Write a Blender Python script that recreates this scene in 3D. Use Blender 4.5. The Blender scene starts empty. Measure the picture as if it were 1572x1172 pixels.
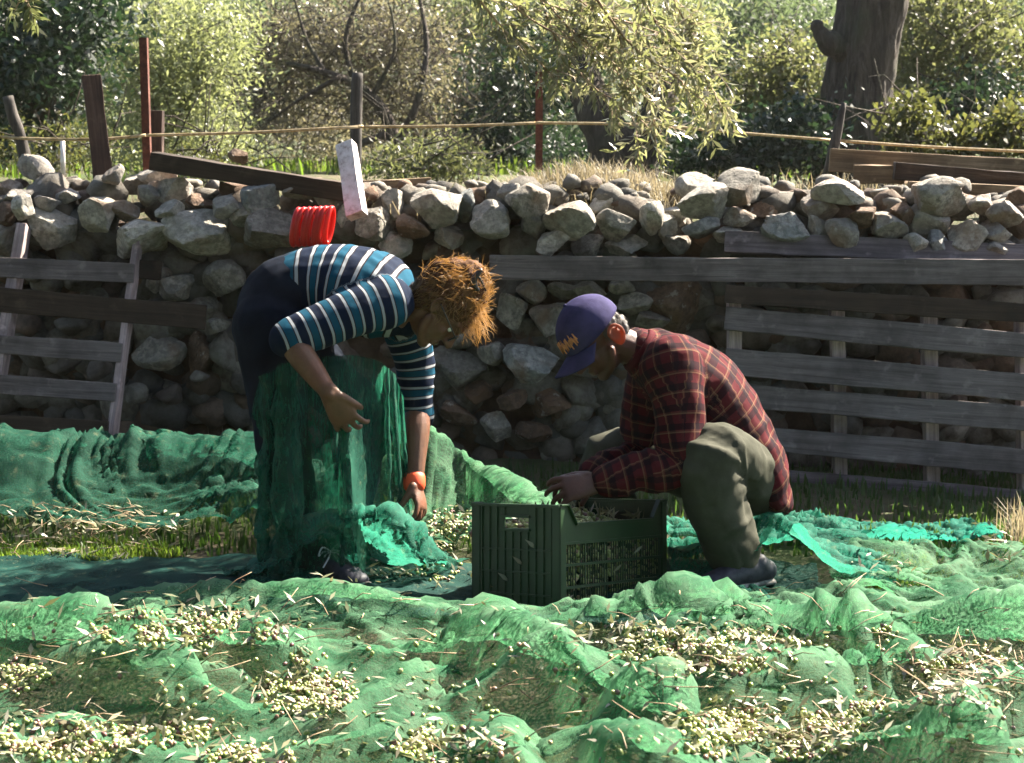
import bpy, bmesh, math, random
import numpy as np
from mathutils import Vector, Matrix, Quaternion
random.seed(7); np.random.seed(7)
S = bpy.context.scene; COL = S.collection
R = math.radians
# ------------------------------------------------------------------ camera, sky, sun, exposure
CAMZ = 1.36; FPX = 2600.0; PITCH = R(8.1)
cam = bpy.data.cameras.new('camera'); camo = bpy.data.objects.new('camera', cam); COL.objects.link(camo)
camo.location = (0, 0, CAMZ); camo.rotation_euler = (R(90)-PITCH, 0, 0)
cam.sensor_width = 36; cam.lens = FPX/1572*36; cam.clip_end = 2000; cam.clip_start = .05
cam.dof.use_dof = True; cam.dof.focus_distance = 5.0; cam.dof.aperture_fstop = 9.0
S.camera = camo
S.render.resolution_x = 1024; S.render.resolution_y = 763
AZ = R(38); EL = R(43)                      # sun: azimuth from +X towards +Y
SUN = Vector((math.cos(EL)*math.cos(AZ), math.cos(EL)*math.sin(AZ), math.sin(EL)))
world = bpy.data.worlds.new('World'); S.world = world; world.use_nodes = True
wt = world.node_tree; wt.nodes.clear()
sky = wt.nodes.new('ShaderNodeTexSky'); sky.sky_type = 'NISHITA'; sky.sun_disc = False
sky.sun_elevation = EL; sky.sun_rotation = R(90)-AZ; sky.dust_density = 2.0
bgn = wt.nodes.new('ShaderNodeBackground'); bgn.inputs['Strength'].default_value = .05
wo = wt.nodes.new('ShaderNodeOutputWorld')
wt.links.new(sky.outputs[0], bgn.inputs[0]); wt.links.new(bgn.outputs[0], wo.inputs[0])
sl = bpy.data.lights.new('sun', 'SUN'); sl.energy = 5.0; sl.angle = R(.5); sl.color = (1, .90, .76)
slo = bpy.data.objects.new('sun', sl); COL.objects.link(slo)
slo.rotation_euler = (-SUN).to_track_quat('-Z', 'Y').to_euler(); slo.location = (8, 8, 9)
S.view_settings.view_transform = 'Standard'; S.view_settings.look = 'None'
S.view_settings.exposure = 3.0; S.view_settings.gamma = 1
S.cycles.max_bounces = 8; S.cycles.diffuse_bounces = 3; S.cycles.transmission_bounces = 4; S.cycles.transparent_max_bounces = 16

# ------------------------------------------------------------------ helpers
cp, sp_ = math.cos(PITCH), math.sin(PITCH)
def W(px, py, Y):
    """world point at depth Y seen at photograph pixel px, py"""
    u = 586-py; k = Y/(FPX*cp+u*sp_)
    return Vector(((px-786)*k, Y, CAMZ+(-FPX*sp_+u*cp)*k))
def G(px, py, z=0.0):
    """point at height z seen at pixel"""
    u = 586-py; k = (z-CAMZ)/(-FPX*sp_+u*cp)
    return Vector(((px-786)*k, (FPX*cp+u*sp_)*k, z))
def to_px(P):
    x = P[..., 0]; y = P[..., 1]; z = P[..., 2]-CAMZ
    f = y*cp-z*sp_; u = y*sp_+z*cp
    return 786+x/f*FPX, 586-u/f*FPX

def _h(ix, iy, iz, s):
    n = (ix.astype(np.int64)*374761393+iy.astype(np.int64)*668265263+iz.astype(np.int64)*2147483647+s*974634777) & 0xffffffff
    n = ((n ^ (n >> 13))*1274126177) & 0xffffffff
    n = ((n ^ (n >> 16))*2246822519) & 0xffffffff
    return ((n ^ (n >> 15)) & 0xffffff)/float(0xffffff)*2-1
def vnoise(p, s=0):
    p = np.asarray(p, float); i = np.floor(p).astype(np.int64); f = p-i; f = f*f*(3-2*f); r = 0
    for a in (0, 1):
        for b in (0, 1):
            for c in (0, 1):
                w = (f[..., 0] if a else 1-f[..., 0])*(f[..., 1] if b else 1-f[..., 1])*(f[..., 2] if c else 1-f[..., 2])
                r = r+w*_h(i[..., 0]+a, i[..., 1]+b, i[..., 2]+c, s)
    return r
def fbm(p, o=4, s=0, g=.5):
    r = 0; a = 1; p = np.asarray(p, float)
    for k in range(o):
        r = r+a*vnoise(p, s+k); p = p*2.03+11.3; a *= g
    return r

def set_tag(o, label=None, cat=None, group=None, kind=None):
    if label: o['label'] = label
    if cat: o['category'] = cat
    if group: o['group'] = group
    if kind: o['kind'] = kind
    return o
def empty(name, loc, label=None, cat=None, group=None, kind=None):
    o = bpy.data.objects.new(name, None); COL.objects.link(o); o.location = loc; o.empty_display_size = .1
    return set_tag(o, label, cat, group, kind)
def link(name, me, mat=None, parent=None, smooth=True):
    """world-space mesh becomes an object; under a parent it keeps its world place"""
    o = bpy.data.objects.new(name, me); COL.objects.link(o)
    if mat is not None:
        for m in (mat if isinstance(mat, (list, tuple)) else [mat]): me.materials.append(m)
    if parent is not None:
        o.parent = parent; o.matrix_parent_inverse = parent_matrix(parent).inverted()
    if smooth and len(me.polygons):
        me.polygons.foreach_set('use_smooth', [True]*len(me.polygons))
    return o
def parent_matrix(p):
    m = p.matrix_basis.copy()
    if p.parent: m = parent_matrix(p.parent) @ p.matrix_parent_inverse @ m
    return m
class MB:
    def __init__(s): s.v = []; s.f = []; s.mi = []; s.cur = 0
    def add(s, v, f):
        b = len(s.v); s.v.extend([tuple(a) for a in v]); s.f.extend([tuple(i+b for i in q) for q in f]); s.mi.extend([s.cur]*len(f))
        return s
    def box(s, c, sz, rot=None, jit=0):
        c = Vector(c); v = []
        for i in range(8):
            p = Vector(((i & 1)-.5, ((i >> 1) & 1)-.5, ((i >> 2) & 1)-.5))
            p = Vector((p.x*sz[0], p.y*sz[1], p.z*sz[2]))
            if jit: p += Vector([random.uniform(-jit, jit) for _ in range(3)])
            if rot is not None: p = rot @ p
            v.append(c+p)
        return s.add(v, [(0, 2, 3, 1), (4, 5, 7, 6), (0, 1, 5, 4), (2, 6, 7, 3), (0, 4, 6, 2), (1, 3, 7, 5)])
    def mesh(s, name='mesh'):
        me = bpy.data.meshes.new(name); me.from_pydata(s.v, [], s.f); me.update()
        if any(s.mi): me.polygons.foreach_set('material_index', s.mi)
        return me
    def obj(s, name, mat, parent=None, smooth=False, bevel=0):
        o = link(name, s.mesh(name), mat, parent, smooth)
        if bevel:
            b = o.modifiers.new('b', 'BEVEL'); b.width = bevel; b.segments = 2; b.limit_method = 'ANGLE'
        return o
def catmull(pts, k):
    pts = [Vector(p) for p in pts]; out = []
    n = len(pts)
    for i in range(n-1):
        p0 = pts[max(i-1, 0)]; p1 = pts[i]; p2 = pts[i+1]; p3 = pts[min(i+2, n-1)]
        for j in range(k):
            t = j/k
            out.append(.5*((2*p1)+(p2-p0)*t+(2*p0-5*p1+4*p2-p3)*t*t+(3*p1-p0-3*p2+p3)*t**3))
    out.append(pts[-1]); return out
def loft(mb, pts, rad, ref=(0, 1, 0), n=14, k=4, cap=True, wob=0):
    """tube through pts; rad = list of r or (r along ref, r across)"""
    rad = [(r, r) if not isinstance(r, (tuple, list)) else r for r in rad]
    if len(pts) > 2 and k > 1:
        rr = catmull([Vector((a, b, 0)) for a, b in rad], k); P = catmull(pts, k); rr = [(max(q.x, 1e-4), max(q.y, 1e-4)) for q in rr]
    else: P = [Vector(p) for p in pts]; rr = rad
    ref = Vector(ref); T = []
    for i in range(len(P)):
        t = P[min(i+1, len(P)-1)]-P[max(i-1, 0)]; T.append(t.normalized() if t.length > 1e-9 else Vector((0, 0, 1)))
    rings = []
    def ring(c, t, a, b):
        b1 = ref-t*ref.dot(t)
        if b1.length < 1e-3: b1 = Vector((1, .3, .2))-t*t.dot(Vector((1, .3, .2)))
        b1.normalize(); b2 = t.cross(b1)
        return [c+b1*(a*math.cos(2*math.pi*j/n))+b2*(b*math.sin(2*math.pi*j/n)) for j in range(n)]
    if cap:
        m = min(rr[0])
        for q in (.97, .75, .4): rings.append(ring(P[0]-T[0]*m*q, T[0], rr[0][0]*math.sqrt(1-q*q), rr[0][1]*math.sqrt(1-q*q)))
    for i in range(len(P)):
        w = 1+(random.uniform(-wob, wob) if wob else 0)
        rings.append(ring(P[i], T[i], rr[i][0]*w, rr[i][1]*w))
    if cap:
        m = min(rr[-1])
        for q in (.4, .75, .97): rings.append(ring(P[-1]+T[-1]*m*q, T[-1], rr[-1][0]*math.sqrt(1-q*q), rr[-1][1]*math.sqrt(1-q*q)))
    v = [p for r in rings for p in r]; f = []
    for i in range(len(rings)-1):
        for j in range(n):
            a = i*n+j; b = i*n+(j+1) % n; f.append((a, b, b+n, a+n))
    f.append(tuple(reversed(range(n)))); f.append(tuple(range((len(rings)-1)*n, len(rings)*n)))
    mb.add(v, f)
def ball(mb, c, r, rot=None, n=12, m=8):
    c = Vector(c); r = (r, r, r) if not isinstance(r, (tuple, list)) else r
    v = []; f = []
    for i in range(m+1):
        th = math.pi*i/m
        for j in range(n):
            ph = 2*math.pi*j/n; p = Vector((r[0]*math.sin(th)*math.cos(ph), r[1]*math.sin(th)*math.sin(ph), r[2]*math.cos(th)))
            if rot is not None: p = rot @ p
            v.append(c+p)
    for i in range(m):
        for j in range(n):
            a = i*n+j; b = i*n+(j+1) % n; f.append((a, a+n, b+n, b))
    mb.add(v, f)
def fused(mb, vox, smooth=4, fac=.5):
    """all shells of mb become one continuous skin"""
    o = link('tmp', mb.mesh('tmp'), None, None, False)
    m = o.modifiers.new('r', 'REMESH'); m.mode = 'VOXEL'; m.voxel_size = vox; m.adaptivity = 0
    if smooth:
        q = o.modifiers.new('s', 'SMOOTH'); q.factor = fac; q.iterations = smooth
    dg = bpy.context.evaluated_depsgraph_get()
    me = bpy.data.meshes.new_from_object(o.evaluated_get(dg)); bpy.data.objects.remove(o)
    return me
def get_co(me):
    a = np.empty(len(me.vertices)*3); me.vertices.foreach_get('co', a); return a.reshape(-1, 3)
def get_no(me):
    a = np.empty(len(me.vertices)*3); me.vertices.foreach_get('normal', a); return a.reshape(-1, 3)
def set_co(me, a): me.vertices.foreach_set('co', np.ascontiguousarray(a).ravel()); me.update()
def attr(me, name, vec):
    a = me.attributes.new(name, 'FLOAT_VECTOR', 'POINT'); a.data.foreach_set('vector', np.ascontiguousarray(vec, float).ravel())
def grid_mesh(P, name='grid'):
    nu, nv = P.shape[:2]; me = bpy.data.meshes.new(name)
    i = np.arange(nu*nv).reshape(nu, nv)
    f = np.stack([i[:-1, :-1], i[1:, :-1], i[1:, 1:], i[:-1, 1:]], -1).reshape(-1, 4)
    me.from_pydata(P.reshape(-1, 3).tolist(), [], f.tolist()); me.update(); return me

# ------------------------------------------------------------------ materials
class NT:
    def __init__(s, name):
        s.m = bpy.data.materials.new(name); s.m.use_nodes = True; s.t = s.m.node_tree; s.t.nodes.clear()
        s.out = s.n('OutputMaterial')
    def n(s, k, **kw):
        nd = s.t.nodes.new('ShaderNode'+k)
        for a, b in kw.items(): setattr(nd, a, b)
        return nd
    def l(s, a, b): s.t.links.new(a, b)
    def coord(s, attrn=None):
        if attrn:
            a = s.n('Attribute'); a.attribute_name = attrn; return a.outputs['Vector']
        return s.n('NewGeometry').outputs['Position']
    def noise(s, co, scale, detail=5, rough=.6, dist=0, mapscale=None):
        if mapscale:
            mp = s.n('Mapping'); mp.inputs['Scale'].default_value = mapscale; s.l(co, mp.inputs[0]); co = mp.outputs[0]
        t = s.n('TexNoise'); t.inputs['Scale'].default_value = scale; t.inputs['Detail'].default_value = detail
        t.inputs['Roughness'].default_value = rough; t.inputs['Distortion'].default_value = dist
        s.l(co, t.inputs['Vector']); return t.outputs['Fac']
    def ramp(s, fac, stops, interp='LINEAR'):
        r = s.n('ValToRGB'); r.color_ramp.interpolation = interp; e = r.color_ramp.elements
        while len(e) < len(stops): e.new(.5)
        for el, (p, c) in zip(e, stops): el.position = p; el.color = tuple(c)+(1,) if len(c) == 3 else c
        s.l(fac, r.inputs[0]); return r.outputs['Color']
    def mix(s, fac, a, b, mode='MIX'):
        m = s.n('Mix'); m.data_type = 'RGBA'; m.blend_type = mode; s.inp(fac, m.inputs[0]); s.inp(a, m.inputs[6]); s.inp(b, m.inputs[7]); return m.outputs[2]
    def inp(s, v, sock):
        if isinstance(v, (int, float)): sock.default_value = v
        elif isinstance(v, tuple): sock.default_value = v+(1,) if len(v) == 3 else v
        else: s.l(v, sock)
    def math(s, op, a, b=0.0, c=None):
        m = s.n('Math', operation=op); s.inp(a, m.inputs[0]); s.inp(b, m.inputs[1])
        if c is not None: s.inp(c, m.inputs[2])
        return m.outputs[0]
    def bump(s, h, strength=.5, dist=.01):
        b = s.n('Bump'); b.inputs['Strength'].default_value = strength; b.inputs['Distance'].default_value = dist; s.l(h, b.inputs['Height']); return b.outputs[0]
    def princ(s, col, rough=.8, normal=None, spec=.3, **kw):
        p = s.n('BsdfPrincipled'); s.inp(col, p.inputs['Base Color']); s.inp(rough, p.inputs['Roughness'])
        p.inputs['Specular IOR Level'].default_value = spec
        for k, v in kw.items(): s.inp(v, p.inputs[k])
        if normal is not None: s.l(normal, p.inputs['Normal'])
        return p.outputs[0]
    def trans(s, base, col, fac):
        t = s.n('BsdfTranslucent'); s.inp(col, t.inputs[0]); m = s.n('MixShader'); s.inp(fac, m.inputs[0]); s.l(base, m.inputs[1]); s.l(t.outputs[0], m.inputs[2]); return m.outputs[0]
    def clear(s, base, fac):
        t = s.n('BsdfTransparent'); m = s.n('MixShader'); s.inp(fac, m.inputs[0]); s.l(base, m.inputs[1]); s.l(t.outputs[0], m.inputs[2]); return m.outputs[0]
    def done(s, sh): s.l(sh, s.out.inputs[0]); return s.m
M = {}
def rock_mat(name, c1, c2, c3, lich=.0):
    t = NT(name); co = t.coord()
    oi = t.n('ObjectInfo').outputs['Random']
    c = t.ramp(t.noise(co, 9, 6, .65, .6), [(.32, c1), (.5, c2), (.68, c3)])
    c = t.mix(t.ramp(t.noise(co, 38, 6, .7), [(.42, (0, 0, 0)), (.6, (1, 1, 1))]), c, tuple(x*.55 for x in c2))
    c = t.mix(t.ramp(t.noise(co, 4.3, 3, .6), [(.52, (0, 0, 0)), (.66, (.55, .55, .55))]), c, (.16, .085, .04))
    c = t.mix(t.ramp(t.noise(co, 21, 4, .7), [(.6, (0, 0, 0)), (.68, (.6, .6, .6))]), c, (.34, .32, .28))
    hs = t.n('HueSaturation'); t.l(c, hs.inputs['Color']); t.l(t.math('MULTIPLY_ADD', oi, .5, .75), hs.inputs['Value'])
    h = t.math('ADD', t.noise(co, 60, 8, .75), t.math('MULTIPLY', t.noise(co, 16, 4, .6, 1), 1.6))
    M[name] = t.done(t.princ(hs.outputs[0], .85, t.bump(h, .8, .012)))
rock_mat('rock_grey', (0.1346, 0.1242, 0.1035), (0.2173, 0.2018, 0.1708), (0.3415, 0.3105, 0.2587))
rock_mat('rock_pale', (0.2111, 0.1935, 0.1677), (0.2991, 0.2732, 0.2380), (0.3695, 0.3343, 0.2908))
rock_mat('rock_rust', (0.0838, 0.0507, 0.0331), (0.1325, 0.0838, 0.0538), (0.1677, 0.1201, 0.0838))
rock_mat('rock_blue', (0.1242, 0.1346, 0.1294), (0.2070, 0.2122, 0.2018), (0.3209, 0.3105, 0.2898)) 
def wood_mat(name, c1, c2, c3, axis='X', sc=1):
    t = NT(name); co = t.n('TexCoord').outputs['Object']
    ms = {'X': (1.2, 30, 30), 'Z': (30, 30, 1.2), 'Y': (30, 1.2, 30)}[axis]
    g = t.noise(co, 2.2*sc, 7, .65, .7, ms)
    c = t.ramp(g, [(.28, c1), (.48, c2), (.7, c3)])
    wp = t.coord()
    c = t.mix(t.ramp(t.noise(wp, 5, 5, .6), [(.42, (0, 0, 0)), (.7, (.75, .75, .75))]), c, tuple(x*.4 for x in c1))
    c = t.mix(t.ramp(t.noise(wp, 13, 3, .6), [(.6, (0, 0, 0)), (.72, (.5, .5, .5))]), c, tuple(x*1.35 for x in c3))
    M[name] = t.done(t.princ(c, .85, t.bump(g, .7, .006)))
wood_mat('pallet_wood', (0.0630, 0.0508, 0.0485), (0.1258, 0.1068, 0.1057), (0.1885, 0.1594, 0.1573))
wood_mat('pallet_upright_sun_tint', (0.1422, 0.1110, 0.1035), (0.2840, 0.2256, 0.2178), (0.4262, 0.3367, 0.3193))  # lighter copy of the pallet wood; sun on upright edges is in the colour
wood_mat('brown_wood', (0.0184, 0.0116, 0.0074), (0.0388, 0.0252, 0.0160), (0.0646, 0.0443, 0.0289))
wood_mat('timber', (0.0990, 0.0614, 0.0330), (0.1814, 0.1244, 0.0706), (0.2804, 0.1980, 0.1154))
wood_mat('post_wood', (0.0292, 0.0165, 0.0128), (0.0622, 0.0353, 0.0248), (0.0990, 0.0622, 0.0457))
wood_mat('grey_post', (0.0248, 0.0210, 0.0173), (0.0540, 0.0473, 0.0413), (0.0990, 0.0870, 0.0743), 'Z')
t = NT('rust'); co = t.coord()
M['rust'] = t.done(t.princ(t.ramp(t.noise(co, 40, 5, .7), [(.3, (.04, .014, .009)), (.55, (.10, .032, .02)), (.75, (.17, .075, .05))]), .8, t.bump(t.noise(co, 90), .5, .004)))
t = NT('old_paint'); co = t.coord()
M['old_paint'] = t.done(t.princ(t.ramp(t.noise(co, 22, 6, .7), [(.35, (.3, .24, .22)), (.5, (.62, .56, .54)), (.7, (.74, .70, .69))]), .6, t.bump(t.noise(co, 60), .4, .004)))
t = NT('bark'); co = t.coord()
g = t.noise(co, 5, 8, .72, 1.2, (4, 4, .8)); g2 = t.noise(co, 18, 6, .7, .5, (3, 3, 1))
c = t.ramp(g, [(.3, (0.0216, 0.0158, 0.0115)), (.5, (0.0612, 0.0475, 0.0360)), (.72, (0.1224, 0.1008, 0.0828))])
c = t.mix(t.ramp(t.noise(co, 3, 4), [(.5, (0, 0, 0)), (.7, (.5, .5, .5))]), c, (.05, .07, .03))
M['bark'] = t.done(t.princ(c, .9, t.bump(t.math('ADD', g, t.math('MULTIPLY', g2, .5)), 1, .05)))
def leaf_mat(name, cols, tcol, tf=.45, rough=.45, nscale=1.2):
    t = NT(name); g = t.n('NewGeometry'); 
    c = t.ramp(g.outputs['Random Per Island'], [(i/(len(cols)-1), q) for i, q in enumerate(cols)])
    c = t.mix(t.ramp(t.noise(g.outputs['Position'], nscale, 2), [(.35, (0, 0, 0)), (.65, (.45, .45, .45))]), c, tuple(x*.6 for x in cols[0]))
    M[name] = t.done(t.trans(t.princ(c, rough, None, .4), t.mix(.5, c, tcol), tf))
leaf_mat('leaf_olive', [(0.0898, 0.1167, 0.0493), (0.1436, 0.1705, 0.0898), (0.2334, 0.2513, 0.1616), (0.1167, 0.1346, 0.0628)], (0.3052, 0.3411, 0.1077), .5)
leaf_mat('leaf_olive_brown', [(0.0898, 0.0808, 0.0539), (0.1167, 0.1077, 0.0764), (0.1616, 0.1526, 0.1121), (0.0898, 0.0854, 0.0449)], (0.2154, 0.1975, 0.0898), .45)
leaf_mat('leaf_dark', [(0.0074, 0.0185, 0.0099), (0.0123, 0.0277, 0.0136), (0.0216, 0.0370, 0.0185)], (0.0308, 0.0616, 0.0185), .3)
leaf_mat('leaf_mid', [(0.0179, 0.0302, 0.0150), (0.0299, 0.0417, 0.0179), (0.0478, 0.0557, 0.0210), (0.0838, 0.0649, 0.0179)], (0.1317, 0.1391, 0.0299), .5)
leaf_mat('leaf_yellow', [(0.0337, 0.0505, 0.0225), (0.0605, 0.0808, 0.0315), (0.1280, 0.1077, 0.0628), (0.0472, 0.0605, 0.0269), (0.0875, 0.0875, 0.0449)], (0.2020, 0.2222, 0.0718), .5)
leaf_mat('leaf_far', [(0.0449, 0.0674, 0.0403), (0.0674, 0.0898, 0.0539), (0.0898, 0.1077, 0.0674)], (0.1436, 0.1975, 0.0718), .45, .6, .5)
leaf_mat('leaf_near_olive', [(0.0841, 0.1029, 0.0467), (0.1309, 0.1403, 0.0841), (0.2057, 0.1963, 0.1496), (0.2431, 0.2057, 0.1777), (0.1029, 0.1122, 0.0467)], (0.2992, 0.3179, 0.0935), .42, .28)
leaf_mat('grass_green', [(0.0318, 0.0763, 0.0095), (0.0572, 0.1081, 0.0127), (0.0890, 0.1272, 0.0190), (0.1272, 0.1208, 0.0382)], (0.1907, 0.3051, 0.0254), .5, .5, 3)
leaf_mat('grass_shade_tint', [(0.0224, 0.0487, 0.0112), (0.0374, 0.0748, 0.0150), (0.0598, 0.0823, 0.0224)], (0.0898, 0.1870, 0.0224), .4, .5, 3)  # darker copy of the grass greens, wall shade put into the colour
leaf_mat('dry_grass', [(0.1496, 0.1197, 0.0673), (0.2244, 0.1870, 0.1122), (0.2842, 0.2468, 0.1646), (0.1795, 0.1496, 0.0972)], (0.2992, 0.2468, 0.1346), .35, .6, 3)
leaf_mat('leaf_litter', [(0.0880, 0.1056, 0.0440), (0.1936, 0.1936, 0.1144), (0.3168, 0.2992, 0.2288), (0.0704, 0.0968, 0.0308), (0.2112, 0.1760, 0.1056), (0.3696, 0.3520, 0.2992)], (0.2200, 0.2200, 0.0880), .25, .5, 3)
# ------------------------------------------------------------------ ground
def wallY(px): return 7.30-.55*(px/1572.0)
def wallYx(x): return 7.30-.55*((x*2600/7.0+786)/1572.0)
def ground_h(x, y):
    wy = wallYx(x)+.25
    s = np.clip((y-wy)/.12, 0, 1); p = np.stack([x, y, x*0], -1)
    near = .018*fbm(p*2.2, 3, 3)+.008*fbm(p*11, 3, 9)
    far = 1.0+.05*fbm(p*.6, 3, 5)+.02*fbm(p*4, 3, 8)+np.clip(y-26, 0, 999)*.09+np.clip(y-60, 0, 999)*.25
    return near*(1-s)+far*s
xs = np.concatenate([np.linspace(-160, -6, 30), np.linspace(-5.8, 5.8, 180), np.linspace(6, 160, 30)])
ys = np.concatenate([np.linspace(-20, 2.5, 10), np.linspace(2.7, 9, 170), np.linspace(9.2, 30, 60), np.linspace(32, 220, 40)])
gx, gy = np.meshgrid(xs, ys, indexing='ij'); gp = np.stack([gx, gy, ground_h(gx, gy)], -1)
t = NT('soil'); co = t.coord()
c = t.ramp(t.noise(co, 3, 6, .7, .5), [(.3, (.035, .03, .018)), (.5, (.075, .06, .035)), (.7, (.12, .095, .06))])
c = t.mix(t.ramp(t.noise(co, 1.3, 4, .6), [(.42, (0, 0, 0)), (.62, (.85, .85, .85))]), c, (.045, .075, .014))
c = t.mix(t.ramp(t.noise(co, 45, 4, .7), [(.5, (0, 0, 0)), (.62, (.7, .7, .7))]), c, (.05, .08, .02))
M['soil'] = t.done(t.princ(c, .95, t.bump(t.noise(co, 30, 8, .8), 1, .03)))
set_tag(link('ground', grid_mesh(gp), M['soil']), kind='structure')

# ------------------------------------------------------------------ rocks
def rock_mesh(seed, dims, sub=3, ang=10, rough=.045, rot=0.0):
    bm = bmesh.new(); bmesh.ops.create_icosphere(bm, subdivisions=sub, radius=1)
    me = bpy.data.meshes.new('stone'); bm.to_mesh(me); bm.free()
    d = get_co(me); d /= np.linalg.norm(d, axis=1)[:, None]
    rs = np.random.RandomState(seed)
    n = rs.normal(size=(ang, 3)); n /= np.linalg.norm(n, axis=1)[:, None]; h = rs.uniform(.55, .95, ang)
    q = np.maximum(d @ n.T, .05); r = h/q; r = r.min(1)*.8+(np.sum(r**-14.0, 1))**(-1/14)*.2; r = np.minimum(r, 1.25)
    r = r*(1+rough*fbm(d*2.2+seed*3.7, 4, seed % 97)+.02*fbm(d*9+seed, 3, 5))
    p = d*r[:, None]
    c, s = math.cos(rot), math.sin(rot)
    p = p/np.abs(p).max(0)*np.array(dims)/2
    p = np.stack([p[:, 0]*c-p[:, 2]*s, p[:, 1], p[:, 0]*s+p[:, 2]*c], 1)
    set_co(me, p); me.set_sharp_from_angle(angle=R(24)); return me
big = [ # px, py, width, height in photograph pixels, depth behind the face, material
(10,290,44,34,.1,'p'),(78,292,52,28,.12,'p'),(102,283,48,26,.3,'p'),(204,283,52,36,.2,'p'),
(22,304,48,26,.05,'p'),(33,322,36,46,-.08,'g'),(68,314,38,28,.0,'p'),(100,303,46,30,.08,'p'),(146,296,44,26,.15,'r'),(228,300,42,34,.08,'g'),
(72,352,74,66,-.02,'g'),(142,334,58,62,-.05,'g'),(190,326,62,34,.0,'g'),(208,362,94,66,-.05,'g'),(258,326,46,38,-.02,'g'),(302,312,62,28,.06,'r'),(302,366,108,82,-.04,'g'),
(345,318,44,36,-.03,'b'),(402,302,68,48,.0,'b'),(325,335,44,30,.05,'g'),(376,334,52,44,.0,'g'),(412,352,94,68,-.06,'g'),(452,296,54,36,.02,'p'),(502,308,62,52,.05,'g'),
(5,335,34,50,.0,'r'),(0,368,40,50,.02,'g'),(535,330,40,70,.05,'g'),(570,342,66,60,-.03,'g'),(603,312,38,52,.04,'g'),(668,312,80,78,-.05,'g'),(633,350,50,42,-.04,'r'),
(600,378,62,44,.0,'g'),(688,366,46,44,.0,'g'),(714,318,36,54,.05,'b'),(755,338,62,58,-.04,'b'),(782,302,40,44,.06,'g'),(822,348,42,54,-.02,'g'),(845,372,58,46,-.05,'b'),
(877,342,84,64,-.07,'g'),(950,346,66,52,-.05,'g'),(998,332,44,60,-.03,'g'),(927,315,48,28,.1,'b'),(905,378,54,40,.02,'g'),(962,380,66,34,.02,'g'),(1024,346,36,44,.02,'g'),(1036,372,50,40,.03,'g'),
(1070,288,64,44,.12,'b'),(1085,313,86,58,-.03,'g'),(1078,353,60,36,-.02,'b'),(1133,337,56,34,.0,'b'),(1172,323,48,36,.06,'r'),(1208,349,82,56,-.05,'b'),(1260,320,62,44,.0,'p'),
(1325,332,48,40,-.05,'r'),(1300,358,62,46,-.06,'g'),(1254,350,44,44,.0,'g'),(1362,352,74,48,-.04,'g'),(1387,336,46,48,-.02,'r'),(1430,338,62,60,.02,'g'),(1410,376,40,34,-.06,'b'),
(1440,374,48,40,-.04,'b'),(1490,362,64,54,-.05,'g'),(1512,313,42,38,.05,'p'),(1546,332,60,46,.0,'p'),(1530,356,56,36,-.02,'b'),(1546,388,64,40,-.05,'p'),(1566,306,44,34,.1,'r'),
(1204,306,56,26,.15,'r'),(1116,362,56,28,-.02,'g'),(1190,372,64,26,-.03,'g'),(1475,325,40,30,.15,'g'),(1360,310,40,34,.2,'g'),(1380,300,50,30,.35,'g'),(1040,330,40,40,.08,'g'),
(780,482,62,62,.0,'g'),(846,492,66,54,-.02,'g'),(812,450,54,40,.02,'g'),(822,556,96,66,-.04,'b'),(760,541,54,44,.0,'g'),(868,446,54,34,.03,'g'),(908,450,58,36,.0,'g'),(976,472,56,42,.0,'g'),
(955,440,44,30,.02,'g'),(1040,478,96,110,.03,'r'),(1003,492,50,32,.0,'g'),(704,572,96,66,.0,'g'),(712,512,60,56,.02,'g'),(784,614,52,36,-.02,'r'),(738,606,50,40,.02,'r'),(842,622,70,50,.02,'r'),
(700,640,66,44,.0,'r'),(762,660,46,50,-.01,'g'),(820,668,60,40,.02,'r'),(268,437,62,52,.0,'g'),(342,432,66,62,.0,'g'),(305,478,66,44,.02,'g'),(236,424,46,52,.02,'g'),(240,540,84,62,.0,'g'),
(330,505,46,30,-.04,'g'),(310,548,54,76,.02,'r'),(345,545,70,90,.03,'r'),(302,578,36,20,-.02,'g'),(365,590,44,44,.02,'r'),(205,605,40,34,-.05,'g'),(255,610,54,40,.0,'r'),(895,560,60,60,.05,'g'),(930,500,50,40,.05,'g'),
(400,440,60,60,.05,'r'),(440,400,60,40,.05,'g'),(60,420,60,36,.05,'g'),(130,430,64,40,.04,'r'),(30,500,60,50,.06,'g'),(110,500,70,40,.06,'r'),(90,560,70,40,.06,'g'),(150,570,40,40,-.05,'p')]
rock_mat('rock_sun_tint', (0.2185, 0.2070, 0.1782), (0.3450, 0.3220, 0.2760), (0.4830, 0.4427, 0.3795))  # paler stone; sunlight on the upper course is put into its colour
RM = {'l': 'rock_sun_tint', 'g': 'rock_grey', 'p': 'rock_pale', 'r': 'rock_rust', 'b': 'rock_blue'}
wall = empty('stone_wall', (0, 7.1, 0), 'long rough dry stone wall of grey limestone boulders behind the two pickers', 'wall')
def place_rock(name, px, py, w, h, dd, mk, parent, seed, sub=4):
    Y = wallY(px)+dd+max(0, (300-py))/60*.3
    c = W(px, py, Y); sc = Y/FPX*1.06
    dims = (w*sc, max(w, h)*sc*.9, h*sc)
    me = rock_mesh(seed, dims, sub, rot=random.uniform(-.2, .2)); 
    set_co(me, get_co(me)+np.array(c+Vector((0, dims[1]*.35, 0))))
    return link(name, me, M[RM[mk]], parent)
for i, (px, py, w, h, dd, mk) in enumerate(big[:100]): place_rock('stone', px, py, w, h, dd, 'l' if mk in 'gb' and py < 395 and i % 3 else mk, wall, 100+i)  # most upper grey stones take the sun-lightened colour
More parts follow.
